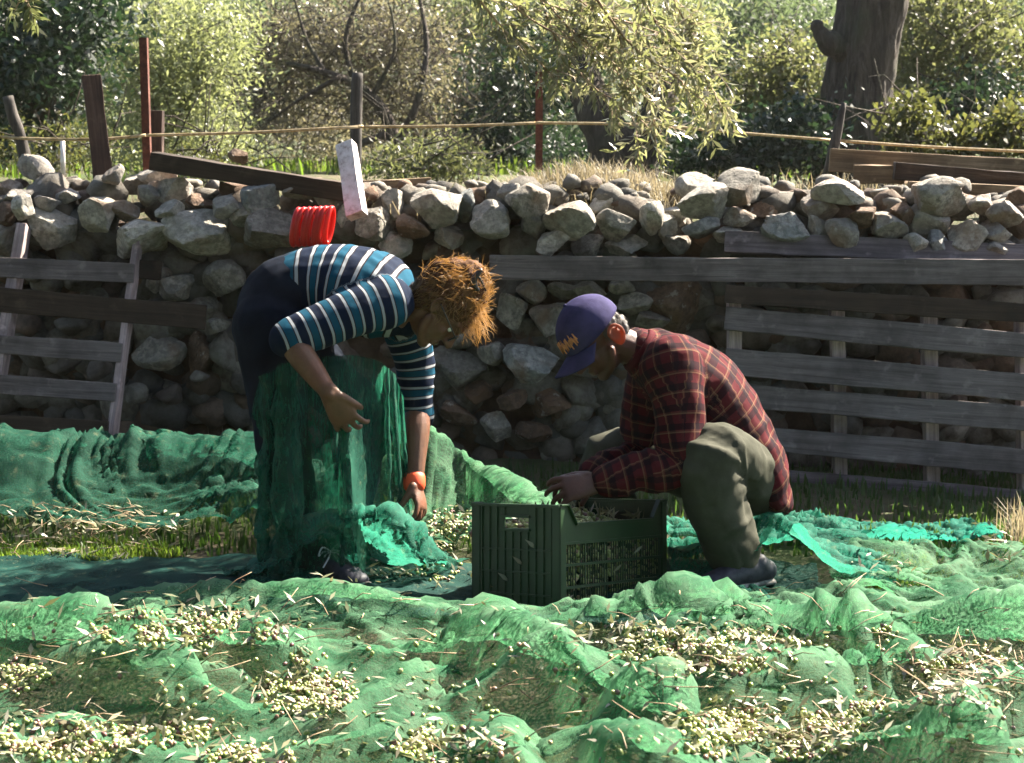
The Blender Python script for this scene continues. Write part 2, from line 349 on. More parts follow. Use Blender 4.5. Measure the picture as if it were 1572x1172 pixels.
# small stones between and behind them, one mesh
rs = np.random.RandomState(4); V = []; F = []; nb = 0
def bulk(px, py, w, h, dd, seed, sub=2):
    global nb
    Y = wallY(px)+dd+max(0, (300-py))/60*.3; c = W(px, py, Y); sc = Y/FPX
    me = rock_mesh(seed, (w*sc, w*sc, h*sc), sub, rot=rs.uniform(-.4, .4)); v = get_co(me)+np.array(c+Vector((0, w*sc*.3, 0)))
    V.append(v); F.extend([tuple(j+nb for j in p.vertices) for p in me.polygons]); nb += len(v); bpy.data.meshes.remove(me)
for i, (px, py, w, h, dd, mk) in enumerate(big[100:]): bulk(px, py, w, h, dd, 300+i, 3)
for i in range(900):
    px = rs.uniform(-60, 1640); py = rs.uniform(300, 740); s = rs.uniform(30, 78)
    bulk(px, py, s*rs.uniform(1, 1.4), s, .09+rs.uniform(0, .06), 500+i)
for i in range(170):
    px = rs.uniform(-60, 1640); py = rs.uniform(282, 318); s = rs.uniform(16, 40)
    bulk(px, py, s*rs.uniform(1, 1.5), s*.8, .1+rs.uniform(0, .3), 1500+i)
me = bpy.data.meshes.new('small_stones'); me.from_pydata(np.concatenate(V).tolist(), [], F); me.update()
t = NT('rubble'); co = t.coord(); g = t.n('NewGeometry')
c = t.ramp(g.outputs['Random Per Island'], [(0, (.08, .078, .07)), (.3, (.14, .13, .11)), (.5, (.14, .085, .055)), (.7, (.11, .11, .10)), (1, (.22, .20, .165))])
c = t.mix(t.ramp(t.noise(co, 14, 6, .7), [(.4, (0, 0, 0)), (.65, (.8, .8, .8))]), c, (.045, .034, .024))
M['rubble'] = t.done(t.princ(c, .9, t.bump(t.noise(co, 45, 8, .75), .8, .012)))
set_tag(link('small_stones', me, M['rubble'], wall), kind='stuff')
mb = MB()
a = W(-200, 500, wallY(-200)); b = W(1800, 500, wallY(1800))
def wl(x, z, d): return (x, wallYx(x)+d, z)
mb.add([wl(-3.4, -.05, .14), wl(3.4, -.05, .14), wl(3.4, 1.0, .2), wl(-3.4, 1.0, .2), wl(-3.4, -.05, .5), wl(3.4, -.05, .5), wl(3.4, 1.0, .6), wl(-3.4, 1.0, .6)],
       [(0, 1, 2, 3), (3, 2, 6, 7), (1, 5, 6, 2), (0, 3, 7, 4), (4, 7, 6, 5)])
t = NT('red_earth'); co = t.coord()
M['red_earth'] = t.done(t.princ(t.ramp(t.noise(co, 8, 6, .7), [(.3, (.045, .028, .018)), (.5, (.09, .055, .035)), (.7, (.15, .10, .07))]), .95, t.bump(t.noise(co, 25, 8, .8), 1, .03)))
mb.obj('earth_core', M['red_earth'], wall)
loose = [
(42,262,66,46,.05,'p','flat pale boulder lying at the left end of the wall top'),
(171,272,32,40,-.1,'p','cream egg-shaped stone standing upright below the reddish plank post'),
(262,294,86,46,.05,'p','wide bright chalky rock on the wall top right of the rusty pole'),
(240,272,62,34,.1,'p','pale rock resting behind the wide chalky rock at the rusty pole foot'),
(368,243,40,28,.9,'r','small reddish rock lying beyond the fallen log'),
(810,306,66,80,-.05,'g','tall grey boulder standing upright in front of the dry grass heap'),
(1146,288,80,68,-.02,'g','large peaked brown-grey boulder on the wall top right of the dry grass'),
(1300,301,94,48,-.05,'p','long pale angular rock on the wall top beneath the thin stake'),
(1452,300,84,66,-.02,'g','big rounded grey boulder on the wall top in front of the stacked timbers')]
for i, (px, py, w, h, dd, mk, lab) in enumerate(loose):
    o = place_rock('boulder', px, py, w, h, dd, mk, None, 900+i); set_tag(o, lab, 'stone', 'loose stones on top of the wall')
    me = o.data; c = get_co(me).mean(0); c[2] = get_co(me)[:, 2].min(); set_co(me, get_co(me)-c); o.location = c

# ------------------------------------------------------------------ boards
def board(p0, p1, width, th, n=10, up=None, wob=.004):
    """a weathered board from p0 to p1 (centre line); up = direction of its width"""
    mb = MB(); p0 = Vector(p0); p1 = Vector(p1); t = (p1-p0).normalized(); up = Vector(up or (0, 0, 1)); up = (up-t*up.dot(t)).normalized(); q = t.cross(up)
    rings = []; L = (p1-p0).length; n = max(4, int(L/.08)); ph = random.uniform(0, 9)
    for i in range(n+1):
        s = i/n; c = p0.lerp(p1, s); ww = width*(1+.03*math.sin(s*7+ph))
        d = [(-.5, -.5), (-.5, .5), (.5, .5), (.5, -.5)]
        rings.append([c+up*(a*ww+random.uniform(-wob, wob)*.5)+q*(b*th+random.uniform(-wob, wob)*.3) for a, b in d])
    v = [p for r in rings for p in r]; f = []
    for i in range(n):
        for j in range(4):
            a = i*4+j; b = i*4+(j+1) % 4; f.append((a, b, b+4, a+4))
    f.append((3, 2, 1, 0)); f.append(tuple(range(n*4, n*4+4))); mb.add(v, f); return mb
def mesh_axis_obj(mb, name, mat, parent, origin, axis):
    """object whose local X runs along the board, so that the grain follows it"""
    x = Vector(axis).normalized(); z = Vector((0, 0, 1)); 
    if abs(x.dot(z)) > .9: z = Vector((0, 1, 0))
    y = z.cross(x).normalized(); z = x.cross(y); Mx = Matrix(((x.x, y.x, z.x, origin[0]), (x.y, y.y, z.y, origin[1]), (x.z, y.z, z.z, origin[2]), (0, 0, 0, 1)))
    inv = Mx.inverted(); mb.v = [tuple(inv @ Vector(p)) for p in mb.v]
    o = bpy.data.objects.new(name, mb.mesh(name)); COL.objects.link(o); o.data.materials.append(mat)
    b = o.modifiers.new('b', 'BEVEL'); b.width = .003; b.segments = 2
    if parent: o.parent = parent; o.matrix_parent_inverse = parent_matrix(parent).inverted()
    o.matrix_basis = Mx
    return o
def plank(name, p0, p1, width, th, mat, parent=None, up=None):
    o = mesh_axis_obj(board(p0, p1, width, th, up=up), name, mat, parent, (Vector(p0)+Vector(p1))/2+Vector((random.random()*.0, 0, 0)), Vector(p1)-Vector(p0))
    return o
def leanY(px, py, y0, y1, pt, pb):
    """depth on a panel leaning back: y0 at pixel row pb (foot), y1 at pixel row pt (top)"""
    s = (pb-py)/(pb-pt); return y0+(y1-y0)*s
# right pallet
pr = empty('wooden_pallet', G(1340, 770, 0), 'long grey weathered slatted wooden pallet leaning on the wall behind the crouching man', 'pallet')
def RP(px, py, off=0):
    base = 6.72-.36*((px-1115)/457.0); top = wallY(px)-.18
    s = (760-py)/(760-400); return W(px, py, base+(top-base)*max(0, min(1, s))*.8+off)
for a, b, c, d, m in ((437, 466, 466, 496, 'brown_wood'), (470, 508, 512, 550, 'pallet_wood'), (535, 576, 574, 616, 'pallet_wood'), (588, 624, 624, 662, 'pallet_wood'), (650, 688, 690, 728, 'pallet_wood'), (714, 746, 752, 786, 'pallet_wood')):
    k = 1.35; p0 = RP(1113, (a+b)/2); e = (1113+460*k, (a+b)/2+((c+d)-(a+b))/2*k)
    p1 = RP(e[0], e[1]); w = ((b-a)+(d-c))/2*6.6/FPX
    plank('slat', p0, p1, w, .018, M[m], pr, (0, .25, 1))
for px in (1126, 1284, 1425, 1570, 1700):
    dx = (px-1126)*.09
    plank('upright', RP(px, 442+dx, .05), RP(px+6, 755+dx*.9, .05), .052, .07, M['pallet_upright_sun_tint'], pr, (1, 0, 0))
o = plank('plank', W(752, 411, wallY(752)-.1), W(1700, 420, 6.52), .098, .028, M['pallet_wood'], None, (0, .1, 1))
set_tag(o, 'very long grey plank lying level along the wall above the slatted pallet', 'plank')
o = plank('plank', W(1112, 372, 6.86), W(1690, 398, 6.68), .09, .025, M['pallet_wood'], None, (0, .5, 1))
set_tag(o, 'shorter grey plank tucked under the stones just behind the long level plank', 'plank')
# left pallet
pl = empty('wooden_pallet', G(90, 690, 0), 'broken dark wooden pallet leaning on the left end of the wall with upright edges coloured sunlit', 'pallet')
def LP(px, py, off=0):
    s = (690-py)/300.0; return W(px, py, 6.75+.38*s+off)
for x0, y0, x1, y1, w, m in ((-60, 408, 206, 420, 31, 'pallet_wood'), (-60, 455, 316, 488, 38, 'brown_wood'), (-60, 525, 187, 542, 30, 'pallet_wood'), (-60, 586, 178, 603, 29, 'pallet_wood'), (-60, 648, 166, 662, 30, 'brown_wood')):
    plank('slat', LP(x0, y0), LP(x1, y1), w*6.9/FPX, .02, M[m], pl, (0, .2, 1))
plank('upright', LP(37, 348, .055), LP(-6, 600, .055), .045, .085, M['pallet_upright_sun_tint'], pl, (1, 0, 0))
plank('upright', LP(212, 372, .055), LP(172, 672, .055), .028, .085, M['pallet_upright_sun_tint'], pl, (1, 0, 0))
plank('slat', LP(204, 413, .09), LP(248, 416, .09), 30*6.9/FPX, .018, M['brown_wood'], pl, (0, .2, 1))
# leaning whitish board, fallen log, right timbers
o = plank('board', W(531, 222, 7.05), W(548, 332, 6.86), .075, .05, M['old_paint'], None, (1, -.35, .25)); set_tag(o, 'short whitish painted board sticking up out of the wall above the red hose', 'board')
o = plank('log', W(236, 247, 7.35), W(545, 297, 7.15), .075, .09, M['brown_wood'], None); set_tag(o, 'dark fallen beam lying on the wall top right of the rusty pole', 'beam')
o = plank('plank', W(545, 285, 7.5), W(660, 280, 7.6), .04, .06, M['timber'], None); set_tag(o, 'short reddish wood offcut lying behind the whitish board', 'plank')
tg = 'timbers stacked on the wall at the right'
for x0, y0, x1, y1, Y, w, lab in ((1272, 246, 1700, 268, 7.7, .10, 'thick ochre timber on top of the stack behind the big rounded boulder'),
        (1315, 268, 1390, 268, 7.55, .08, 'short timber stub under the ochre timber beside the thin stake'),
        (1372, 262, 1700, 290, 7.4, .075, 'dark middle timber of the stack at the right end of the wall'),
        (1395, 288, 1700, 300, 7.25, .05, 'sunlit lowest timber of the stack at the right end of the wall')):
    o = plank('timber', W(x0, y0, Y), W(x1, y1, Y-.1), w, .11, M['timber' if 'dark' not in lab else 'brown_wood'], None); set_tag(o, lab, 'timber', tg)
# ------------------------------------------------------------------ posts, rope, hose
pg = 'posts standing along the top of the wall'
def stick(name, pts, rad, mat, lab, cat='post', n=10, group=pg, k=3, ref=(0, 1, 0)):
    mb = MB(); loft(mb, pts, rad, n=n, k=k, cap=False, wob=.06, ref=ref); o = mb.obj(name, mat, None, n > 6); return set_tag(o, lab, cat, group)
stick('fence_post', [W(12, 148, 7.6), W(20, 180, 7.6), W(30, 205, 7.6), W(40, 250, 7.6)], [.022, .026, .024, .03], M['grey_post'], 'crooked grey stick post leaning at the far left of the wall')
o = plank('fence_post', W(140, 116, 7.55), W(160, 290, 7.5), .082, .04, M['post_wood'], None, (1, .3, 0)); set_tag(o, 'wide reddish plank post with a square top leaning left of the rusty pole', 'post', pg)
mb = MB()
a = W(221, 58, 7.6); b = W(224, 270, 7.6); r = .017
mb.box((a+b)/2, (.034, .004, (a-b).length)); mb.box((a+b)/2+Vector((.015, .017, 0)), (.004, .034, (a-b).length))
set_tag(mb.obj('fence_post', M['rust']), 'tall thin rusty angle-iron pole, the tallest on the wall', 'post', pg)
o = plank('fence_post', W(241, 170, 7.75), W(242, 270, 7.75), .055, .05, M['post_wood'], None, (1, 0, 0)); set_tag(o, 'short brown wooden stub right beside the rusty pole', 'post', pg)
o = stick('fence_post', [W(549, 112, 8.6), W(547, 160, 8.6), W(546, 270, 8.6)], [.027, .03, .032], M['grey_post'], 'brown wooden post in front of the bare-branched olive tree')
mb = MB(); a = W(829, 110, 8.0); b = W(826, 262, 8.0)
mb.box((a+b)/2, (.034, .004, (a-b).length)); mb.box((a+b)/2+Vector((.015, .017, 0)), (.004, .034, (a-b).length))
set_tag(mb.obj('fence_post', M['rust']), 'rusty iron post behind the dry grass heap, under the hanging olive branch', 'post', pg)
stick('fence_post', [W(1296, 158, 7.7), W(1286, 200, 7.7), W(1270, 275, 7.7)], [(.010), .022, .026], M['grey_post'], 'thin dark tapering stake leaning in front of the big tree trunk')
stick('fence_post', [W(96, 215, 10), W(97, 268, 10)], [.014, .014], M['old_paint'], 'small pale rod standing beyond the wall left of the wide plank post', n=8)
t = NT('rope'); co = t.coord()
M['rope'] = t.done(t.princ(t.ramp(t.noise(co, 60, 3), [(.4, (.26, .19, .09)), (.6, (.42, .33, .2))]), .8))
ropes = [([(-60, 206), (40, 213), (150, 214), (222, 208)], 7.58), ([(222, 208), (380, 204), (548, 195)], 7.6), ([(548, 195), (690, 194), (828, 189)], 7.9), ([(828, 189), (990, 192), (1130, 204), (1284, 216)], 7.9), ([(1284, 216), (1430, 226), (1640, 236)], 7.7)]
mb = MB()
pts = []
for seg, Y in ropes:
    for q in seg: pts.append(W(q[0], q[1], Y if q is not seg[-1] else Y))
loft(mb, pts, [.0075]*len(pts), n=6, k=4)
set_tag(mb.obj('rope', M['rope'], None, True), 'yellowish rope strung from post to post above the wall', 'rope')
t = NT('red_plastic'); co = t.coord()
M['red'] = t.done(t.trans(t.princ((.50, .016, .010), .3, t.bump(t.noise(co, 30), .1, .002), .5), (.8, .04, .02), .25))
hz = set_tag(MB().obj('hose_coil', M['red']), 'bright red ribbed hose coil hanging on the wall above the bending woman', 'hose')
mb = MB()
for i in range(7):                       # loops of a hanging coil, seen edge on
    x0 = 455+i*7.6; pp = []
    for j in range(29):
        a = math.pi*2*j/28; c = W(x0+2+(i-3)*.8, 349-i*.4, 6.72)
        # a flattened loop lying in the Y-Z plane, its front hanging over the stones
        pp.append(c+Vector((.016*math.sin(a)*(1 if i % 2 else .6)+.012*math.cos(a), .028*math.sin(a), .070*math.cos(a))))
    loft(mb, pp, [.0108]*len(pp), n=8, k=1, ref=(1, 0, 0), cap=False)
bpy.data.meshes.remove(hz.data) if False else None
me_old = hz.data; hz.data = mb.mesh('hose_coil'); hz.data.materials.append(M['red']); hz.data.polygons.foreach_set('use_smooth', [True]*len(hz.data.polygons))
# ------------------------------------------------------------------ nets: a small cloth solver lays each one over the bumps below it
def cpass(P, sa, sb, L, k):
    A = P[sa]; B = P[sb]; d = B-A; l = np.sqrt((d*d).sum(-1, keepdims=True))+1e-9; c = d*((l-L)/l*.5*k); P[sa] = A+c; P[sb] = B-c
def sl(o, st, dx, dy, nu, nv):
    pass
def drape(P, du, dv, H, steps=120, iters=5, bend=.12, pins=None, caps=(), damp=.96, g=9.8, dt=.018, fric=.5, wind=None):
    P = P.astype(np.float32); Q = P.copy(); nu, nv = P.shape[:2]; s_ = slice
    rest0 = P.copy()
    cons = []
    for o in (0, 1):
        cons.append(((s_(o, nu-1, 2), s_(None)), (s_(o+1, nu, 2), s_(None)), du, 1.0))
        cons.append(((s_(None), s_(o, nv-1, 2)), (s_(None), s_(o+1, nv, 2)), dv, 1.0))
        D = math.hypot(du, dv)
        cons.append(((s_(o, nu-1, 2), s_(0, nv-1)), (s_(o+1, nu, 2), s_(1, nv)), D, .35))
        cons.append(((s_(o, nu-1, 2), s_(1, nv)), (s_(o+1, nu, 2), s_(0, nv-1)), D, .35))
    for st in (0, 1, 2, 3):
        cons.append(((s_(st, nu-4, 4), s_(None)), (s_(st+4, nu, 4), s_(None)), du*4, bend))
        cons.append(((s_(None), s_(st, nv-4, 4)), (s_(None), s_(st+4, nv, 4)), dv*4, bend))
    def trim(P, a, b):
        n0 = min(P[a].shape[0], P[b].shape[0]); n1 = min(P[a].shape[1], P[b].shape[1]); return n0, n1
    fixed = []
    for a, b, L, k in cons:
        n0, n1 = trim(P, a, b)
        def cut(t):
            out = []
            for sx, N, n in zip(t, (nu, nv), (n0, n1)):
                st = sx.start or 0; sp = sx.step or 1; out.append(slice(st, min(N, st+sp*(n-1)+1), sp))
            return tuple(out)
        fixed.append((cut(a), cut(b), L, k))
    gx0, gx1, gy0, gy1 = P[..., 0].min()-.25, P[..., 0].max()+.25, P[..., 1].min()-.25, P[..., 1].max()+.25; gs = .008
    gxx, gyy = np.meshgrid(np.arange(gx0, gx1, gs), np.arange(gy0, gy1, gs), indexing='ij'); HT = H(gxx, gyy).astype(np.float32)
    def HG(x, y):
        fx = np.clip((x-gx0)/gs, 0, HT.shape[0]-1.01); fy = np.clip((y-gy0)/gs, 0, HT.shape[1]-1.01); ix = fx.astype(int); iy = fy.astype(int); fx = fx-ix; fy = fy-iy
        return (HT[ix, iy]*(1-fx)+HT[ix+1, iy]*fx)*(1-fy)+(HT[ix, iy+1]*(1-fx)+HT[ix+1, iy+1]*fx)*fy
    for it in range(steps):
        v = (P-Q)*damp; Q = P.copy(); P = P+v; P[..., 2] -= g*dt*dt
        for k_ in range(iters):
            for a, b, L, k in (fixed if k_ % 2 == 0 else fixed[:8]): cpass(P, a, b, L, k)
            if pins is not None:
                for (i, j), tgt in pins: P[i, j] = tgt
        h = HG(P[..., 0], P[..., 1])+.004; hit = P[..., 2] < h
        P[..., 2] = np.where(hit, h, P[..., 2])
        Q[..., 0] = np.where(hit, Q[..., 0]+(P[..., 0]-Q[..., 0])*fric, Q[..., 0]); Q[..., 1] = np.where(hit, Q[..., 1]+(P[..., 1]-Q[..., 1])*fric, Q[..., 1])
        Q[..., 2] = np.where(hit, P[..., 2], Q[..., 2])
        for (c0, r0, c1, r1) in caps:
            c0 = np.asarray(c0); c1 = np.asarray(c1); ab = c1-c0; t = np.clip(((P-c0) @ ab)/(ab @ ab), 0, 1)
            c = c0+t[..., None]*ab; r = r0+(r1-r0)*t+.008; d = P-c; l = np.sqrt((d*d).sum(-1))+1e-9; m = (l < r)[..., None]
            P = np.where(m, c+d/l[..., None]*r[..., None], P)
        if pins is not None:
            for (i, j), tgt in pins: P[i, j] = tgt
    return P
def relax(P, k=1):
    for _ in range(k):
        P[1:-1] = P[1:-1]*.5+(P[:-2]+P[2:])*.25; P[:, 1:-1] = P[:, 1:-1]*.5+(P[:, :-2]+P[:, 2:])*.25
    return P
def seg_d(x, y, a, b):
    ax, ay = a; bx, by = b; dx, dy = bx-ax, by-ay; t = np.clip(((x-ax)*dx+(y-ay)*dy)/(dx*dx+dy*dy+1e-9), 0, 1)
    return np.hypot(x-ax-t*dx, y-ay-t*dy), t
def bumps(segs, ws=1.0):
    """hump ridges under a net: list of (x0,y0,h0, x1,y1,h1, width)"""
    def H(x, y):
        g = ground_h(x, y); h = g*0; q = np.stack([x, y, x*0], -1)
        wx = x+.035*vnoise(q*4, 71); wy = y+.035*vnoise(q*4, 73)
        for (ax, ay, ha, bx, by, hb, w) in segs:
            d, t = seg_d(wx, wy, (ax, ay), (bx, by)); h = np.maximum(h, (ha+(hb-ha)*t)*np.maximum(0, 1.08*np.exp(-(d/(w*ws))**1.0)-.08))
        return g+.006+h*(1+.15*vnoise(q*4, 75))
    return H
def net_mat(name, c1, c2, tc, clear, tf=.42):
    t = NT(name); g = t.n('NewGeometry'); co = g.outputs['Position']
    at = t.n('Attribute'); at.attribute_name = 'uvw'; uv = at.outputs['Vector']
    c = t.mix(t.ramp(t.noise(co, 7, 5, .65), [(.38, (0, 0, 0)), (.66, (1, 1, 1))]), c1, c2)
    fine = t.noise(uv, 120, 3, .7, 0, (1, 1, 1)); thr = t.noise(uv, 3, 4, .6, .2, (60, 3, 1)); thr2 = t.noise(uv, 3, 4, .6, .2, (3, 60, 1))
    c = t.mix(t.ramp(fine, [(.4, (.35, .35, .35)), (.6, (0, 0, 0))]), c, tuple(x*.3 for x in c1))
    c = t.mix(t.ramp(t.noise(co, 26, 4, .7), [(.58, (0, 0, 0)), (.7, (.45, .45, .45))]), c, (.16, .17, .10))
    h = t.math('ADD', t.math('MULTIPLY', t.math('ADD', thr, thr2), .6), fine)
    b = t.bump(h, .55, .006)
    p = t.princ(c, .75, b, .08); p = t.trans(p, t.mix(.4, c, tc), tf)
    a = t.math('ADD', t.math('MULTIPLY', t.ramp(fine, [(.42, (0, 0, 0)), (.6, (1, 1, 1))]), clear), t.math('MULTIPLY', t.ramp(t.noise(co, 5, 4, .6), [(.4, (0, 0, 0)), (.65, (1, 1, 1))]), clear*.55))
    lw = t.n('LayerWeight'); lw.inputs[0].default_value = .5; fc = t.math('SUBTRACT', 1.0, t.math('POWER', lw.outputs['Facing'], 1.2))
    M[name] = t.done(t.clear(p, t.math('MULTIPLY', a, fc)))
net_mat('net_green', (0.0363, 0.1336, 0.0672), (0.1512, 0.2781, 0.1680), (0.0726, 0.2745, 0.1075), .68, .52)
net_mat('net_deep', (0.0091, 0.0504, 0.0328), (0.0252, 0.1008, 0.0655), (0.0101, 0.1210, 0.0706), .50, .52)
net_mat('net_shade_tint', (0.0050, 0.0294, 0.0252), (0.0126, 0.0588, 0.0462), (0.0084, 0.0840, 0.0588), .25, .25)  # darkest net green, with the pickers' shadow put into the colour
net_mat('net_mid', (0.0168, 0.1092, 0.0756), (0.0588, 0.2100, 0.1512), (0.0252, 0.2688, 0.1680), .45, .52)
net_mat('net_teal', (0.0151, 0.1411, 0.1008), (0.0403, 0.2117, 0.1562), (0.0202, 0.2520, 0.1714), .30, .52)
NETS = []
def creases(P, seed, amp, f, off=0):
    du = np.gradient(P, axis=0); dv = np.gradient(P, axis=1); n = np.cross(du, dv); n /= np.linalg.norm(n, axis=-1, keepdims=True)+1e-9
    n *= np.sign(n[..., 2:3])+(n[..., 2:3] == 0)
    p = np.stack([P[..., 0], P[..., 1]-P[..., 2]*.8, P[..., 0]*0], -1); d = 0
    for k, (a0, ff, aa) in enumerate(((.2, 1, 1.1), (-.35, 1.3, .9), (1.1, 1.1, .6), (-.15, 2.6, .22), (.7, 3.4, .16))):
        a = a0+off+.7*vnoise(p*1.7, seed+k*3); c, s = np.cos(a), np.sin(a)
        w = p+.05*vnoise(p*4, seed+k)[..., None]
        q = np.stack([(w[..., 0]*c+w[..., 1]*s)*f*ff*.14, (-w[..., 0]*s+w[..., 1]*c)*f*ff, p[..., 0]*0+k*5], -1)
        m = np.clip(.5+1.1*vnoise(p*2.3, seed+40+k), 0, 1)
        d = d+aa*m*(np.clip(1-np.abs(vnoise(q, seed+20+k))*1.5, 0, 1)**1.2)
    d = d*amp
    return P+n*d[..., None]
def net(name, x0, x1, y0, y1, n, m, cx, cy, H, lab, mat, seed, z0=.05, amp=.05, nf=2.0, steps=110, bend=.03, shear=0, edge=None, group='green olive harvest nets', caps=(), post=None, cr=(.036, 4.6), iters=4):
    u = np.linspace(0, 1, n)[:, None]; v = np.linspace(0, 1, m)[None, :]
    X = x0+(x1-x0)*u+0*v; Y = y0+(y1-y0)*v+0*u+shear*(X-x0)
    if edge is not None: X, Y = edge(u+0*v, v+0*u, X, Y)
    q = np.stack([X*nf, Y*nf*1.3, X*0+seed], -1)
    X = X+.03*fbm(q*1.7, 2, seed+3); Y = Y+.03*fbm(q*1.7, 2, seed+5)
    hh = H(X, Y); Z = hh+z0+amp*np.abs(fbm(q, 3, seed))+.012*fbm(q*5, 2, seed+9)
    P = np.stack([X, Y, Z], -1)
    P = drape(P, (x1-x0)*cx/(n-1), (y1-y0)*cy/(m-1), H, steps, iters, bend=bend, caps=caps)
    P = relax(P, 1); P = creases(P, seed, *cr); P = creases(P, seed+60, .009, 11, (cr+(0,))[2])
    if post is not None: P = post(P)
    NETS.append(P)
    me = grid_mesh(P); uv = np.stack([(x1-x0)*cx*u+0*v, (y1-y0)*cy*v+0*u, 0*u*v], -1).reshape(-1, 3); attr(me, 'uvw', uv)
    o = link(name, me, M[mat]); return set_tag(o, lab, 'net', group)
def g2(px, py, z=0): q = G(px, py, z); return q.x, q.y
def ridge(px0, py0, h0, px1, py1, h1, w):
    """crest drawn where it is seen: pixel of the crest line, height above ground"""
    a = G(px0, py0, h0); b = G(px1, py1, h1); return (a.x, a.y, h0, b.x, b.y, h1, w)
# A the great foreground net
def rg(a, b, h0, c_, d, h1, w): return ridge(a, b, h0*1.4, c_, d, h1*1.4, w)
segs = [rg(-20, 958, .10, 120, 955, .13, .09), rg(120, 955, .13, 440, 1005, .06, .08), rg(260, 915, .06, 430, 905, .07, .06), rg(430, 903, .07, 640, 945, .07, .07),
 rg(640, 945, .06, 740, 975, .05, .06), rg(740, 970, .09, 852, 950, .20, .07), rg(852, 950, .20, 900, 1040, .14, .07), rg(852, 950, .19, 700, 1090, .07, .08), rg(990, 1050, .17, 900, 1040, .12, .08),
 rg(1000, 1045, .17, 1070, 1110, .06, .08), rg(930, 950, .07, 1040, 925, .10, .06), rg(1040, 925, .10, 1110, 945, .05, .05), rg(1200, 965, .05, 1355, 925, .13, .05), rg(1355, 925, .13, 1345, 990, .05, .05),
 rg(1380, 960, .07, 1572, 930, .14, .09), rg(1140, 1035, .10, 1420, 1010, .08, .09), rg(1080, 1060, .10, 1160, 1030, .10, .08), rg(1400, 1070, .13, 1620, 1050, .10, .12), rg(1330, 1120, .10, 1480, 1110, .13, .08), rg(1480, 1110, .13, 1600, 1150, .05, .08),
 rg(-20, 1060, .03, 240, 1025, .09, .07), rg(240, 1020, .08, 400, 1060, .02, .06), rg(0, 1150, .08, 130, 1140, .05, .06), rg(500, 1100, .08, 640, 1040, .07, .07), rg(440, 1150, .07, 640, 1105, .07, .08), rg(560, 1010, .05, 720, 1000, .06, .06), rg(760, 1130, .09, 800, 1172, .12, .07),
 rg(930, 1120, .12, 1010, 1172, .14, .1)]
HA = bumps(segs, 1.3)
def fg_edge(u, v, X, Y):
    px = 786+X/4.9*2600                      # the far edge runs nearer on the left, hidden by the crate in the middle
    far = np.interp(px, [-300, 0, 240, 420, 640, 740, 850, 1000, 1060, 1200, 1400, 1900], [4.70, 4.70, 4.84, 4.86, 4.66, 4.48, 4.50, 4.54, 4.74, 4.95, 5.05, 5.0])+.03*np.sin(X*9)
    return X, 2.95+(far-2.95)*v
net('harvest_net', -1.95, 1.95, 3.2, 5.2, 300, 170, 1.03, 1.06, HA, 'large pale green net spread in folds across the foreground and covered with olives', 'net_green', 11, .03, .035, 2.2, edge=fg_edge, steps=30, cr=(.06, 3.4, .2))
# separate flat net under the pickers, its dark colour holding their shadow
net('harvest_net', -1.98, .95, 4.62, 5.36, 200, 60, 1.03, 1.06, bumps([]), 'flat green net under the two pickers and the crate, coloured dark for their shadow', 'net_shade_tint', 15, .02, .02, 2.0, edge=lambda u, v, X, Y: (X, 4.62+(np.interp(786+X/5*2600, [-300, 300, 450, 640, 1000, 1400], [5.37, 5.35, 5.25, 5.3, 5.35, 5.2])-4.62)*v), steps=40, cr=(.008, 5))
# B heap along the wall on the left
HB = bumps([ridge(-80, 690, .25, 60, 686, .26, .34), ridge(60, 686, .26, 230, 694, .23, .32), ridge(230, 694, .23, 390, 690, .25, .27), ridge(200, 780, .07, 420, 785, .09, .14)], 1.3)
net('harvest_net', -2.05, -.62, 5.55, 6.55, 150, 120, 1.03, 1.2, HB, 'dark green net heaped along the foot of the wall at the left', 'net_deep', 21, .01, .02, 3.0, steps=4, cr=(.055, 4.2, -.6))
# C bundle behind the woman, reaching the crate
HC = bumps([ridge(640, 650, .34, 700, 690, .22, .11), ridge(700, 690, .22, 800, 768, .10, .07), ridge(720, 690, .20, 790, 672, .24, .13), ridge(790, 672, .24, 850, 668, .24, .14), ridge(850, 668, .23, 893, 690, .16, .13), ridge(600, 700, .2, 660, 660, .3, .12)])
net('harvest_net', -.62, .32, 5.45, 6.2, 130, 110, 1.04, 1.1, HC, 'green net bunched up between the woman and the crouching man behind the crate', 'net_green', 31, .01, .03, 3.4, steps=8, cr=(.05, 5, -.5))
# E bright teal strip behind the man
HE = bumps([ridge(1170, 780, .17, 1280, 800, .13, .10), ridge(1280, 798, .13, 1420, 812, .10, .08), ridge(1300, 805, .12, 1400, 800, .13, .07), ridge(1420, 812, .09, 1490, 800, .13, .04), ridge(1490, 800, .13, 1510, 830, .03, .05)])
net('harvest_net', .78, 1.62, 5.55, 6.0, 130, 70, 1.1, 1.2, HE, 'bright turquoise net lying in a strip below the long pallet behind the man', 'net_teal', 41, .02, .04, 4.0, steps=25, cr=(.025, 8, -.2), shear=-.12)
# F mound at the man's heels
HF = bumps([ridge(1190, 785, .23, 1290, 830, .22, .12), ridge(1290, 830, .20, 1330, 905, .05, .10), ridge(1190, 790, .22, 1150, 900, .10, .10), ridge(1240, 850, .14, 1260, 900, .10, .12), ridge(1075, 890, .09, 1110, 885, .11, .03)])
net('harvest_net', .50, 1.16, 4.98, 5.68, 110, 110, 1.05, 1.06, HF, 'crumpled green net piled behind the shoes of the crouching man', 'net_mid', 51, .01, .03, 4.0, steps=12, cr=(.045, 6, .9))
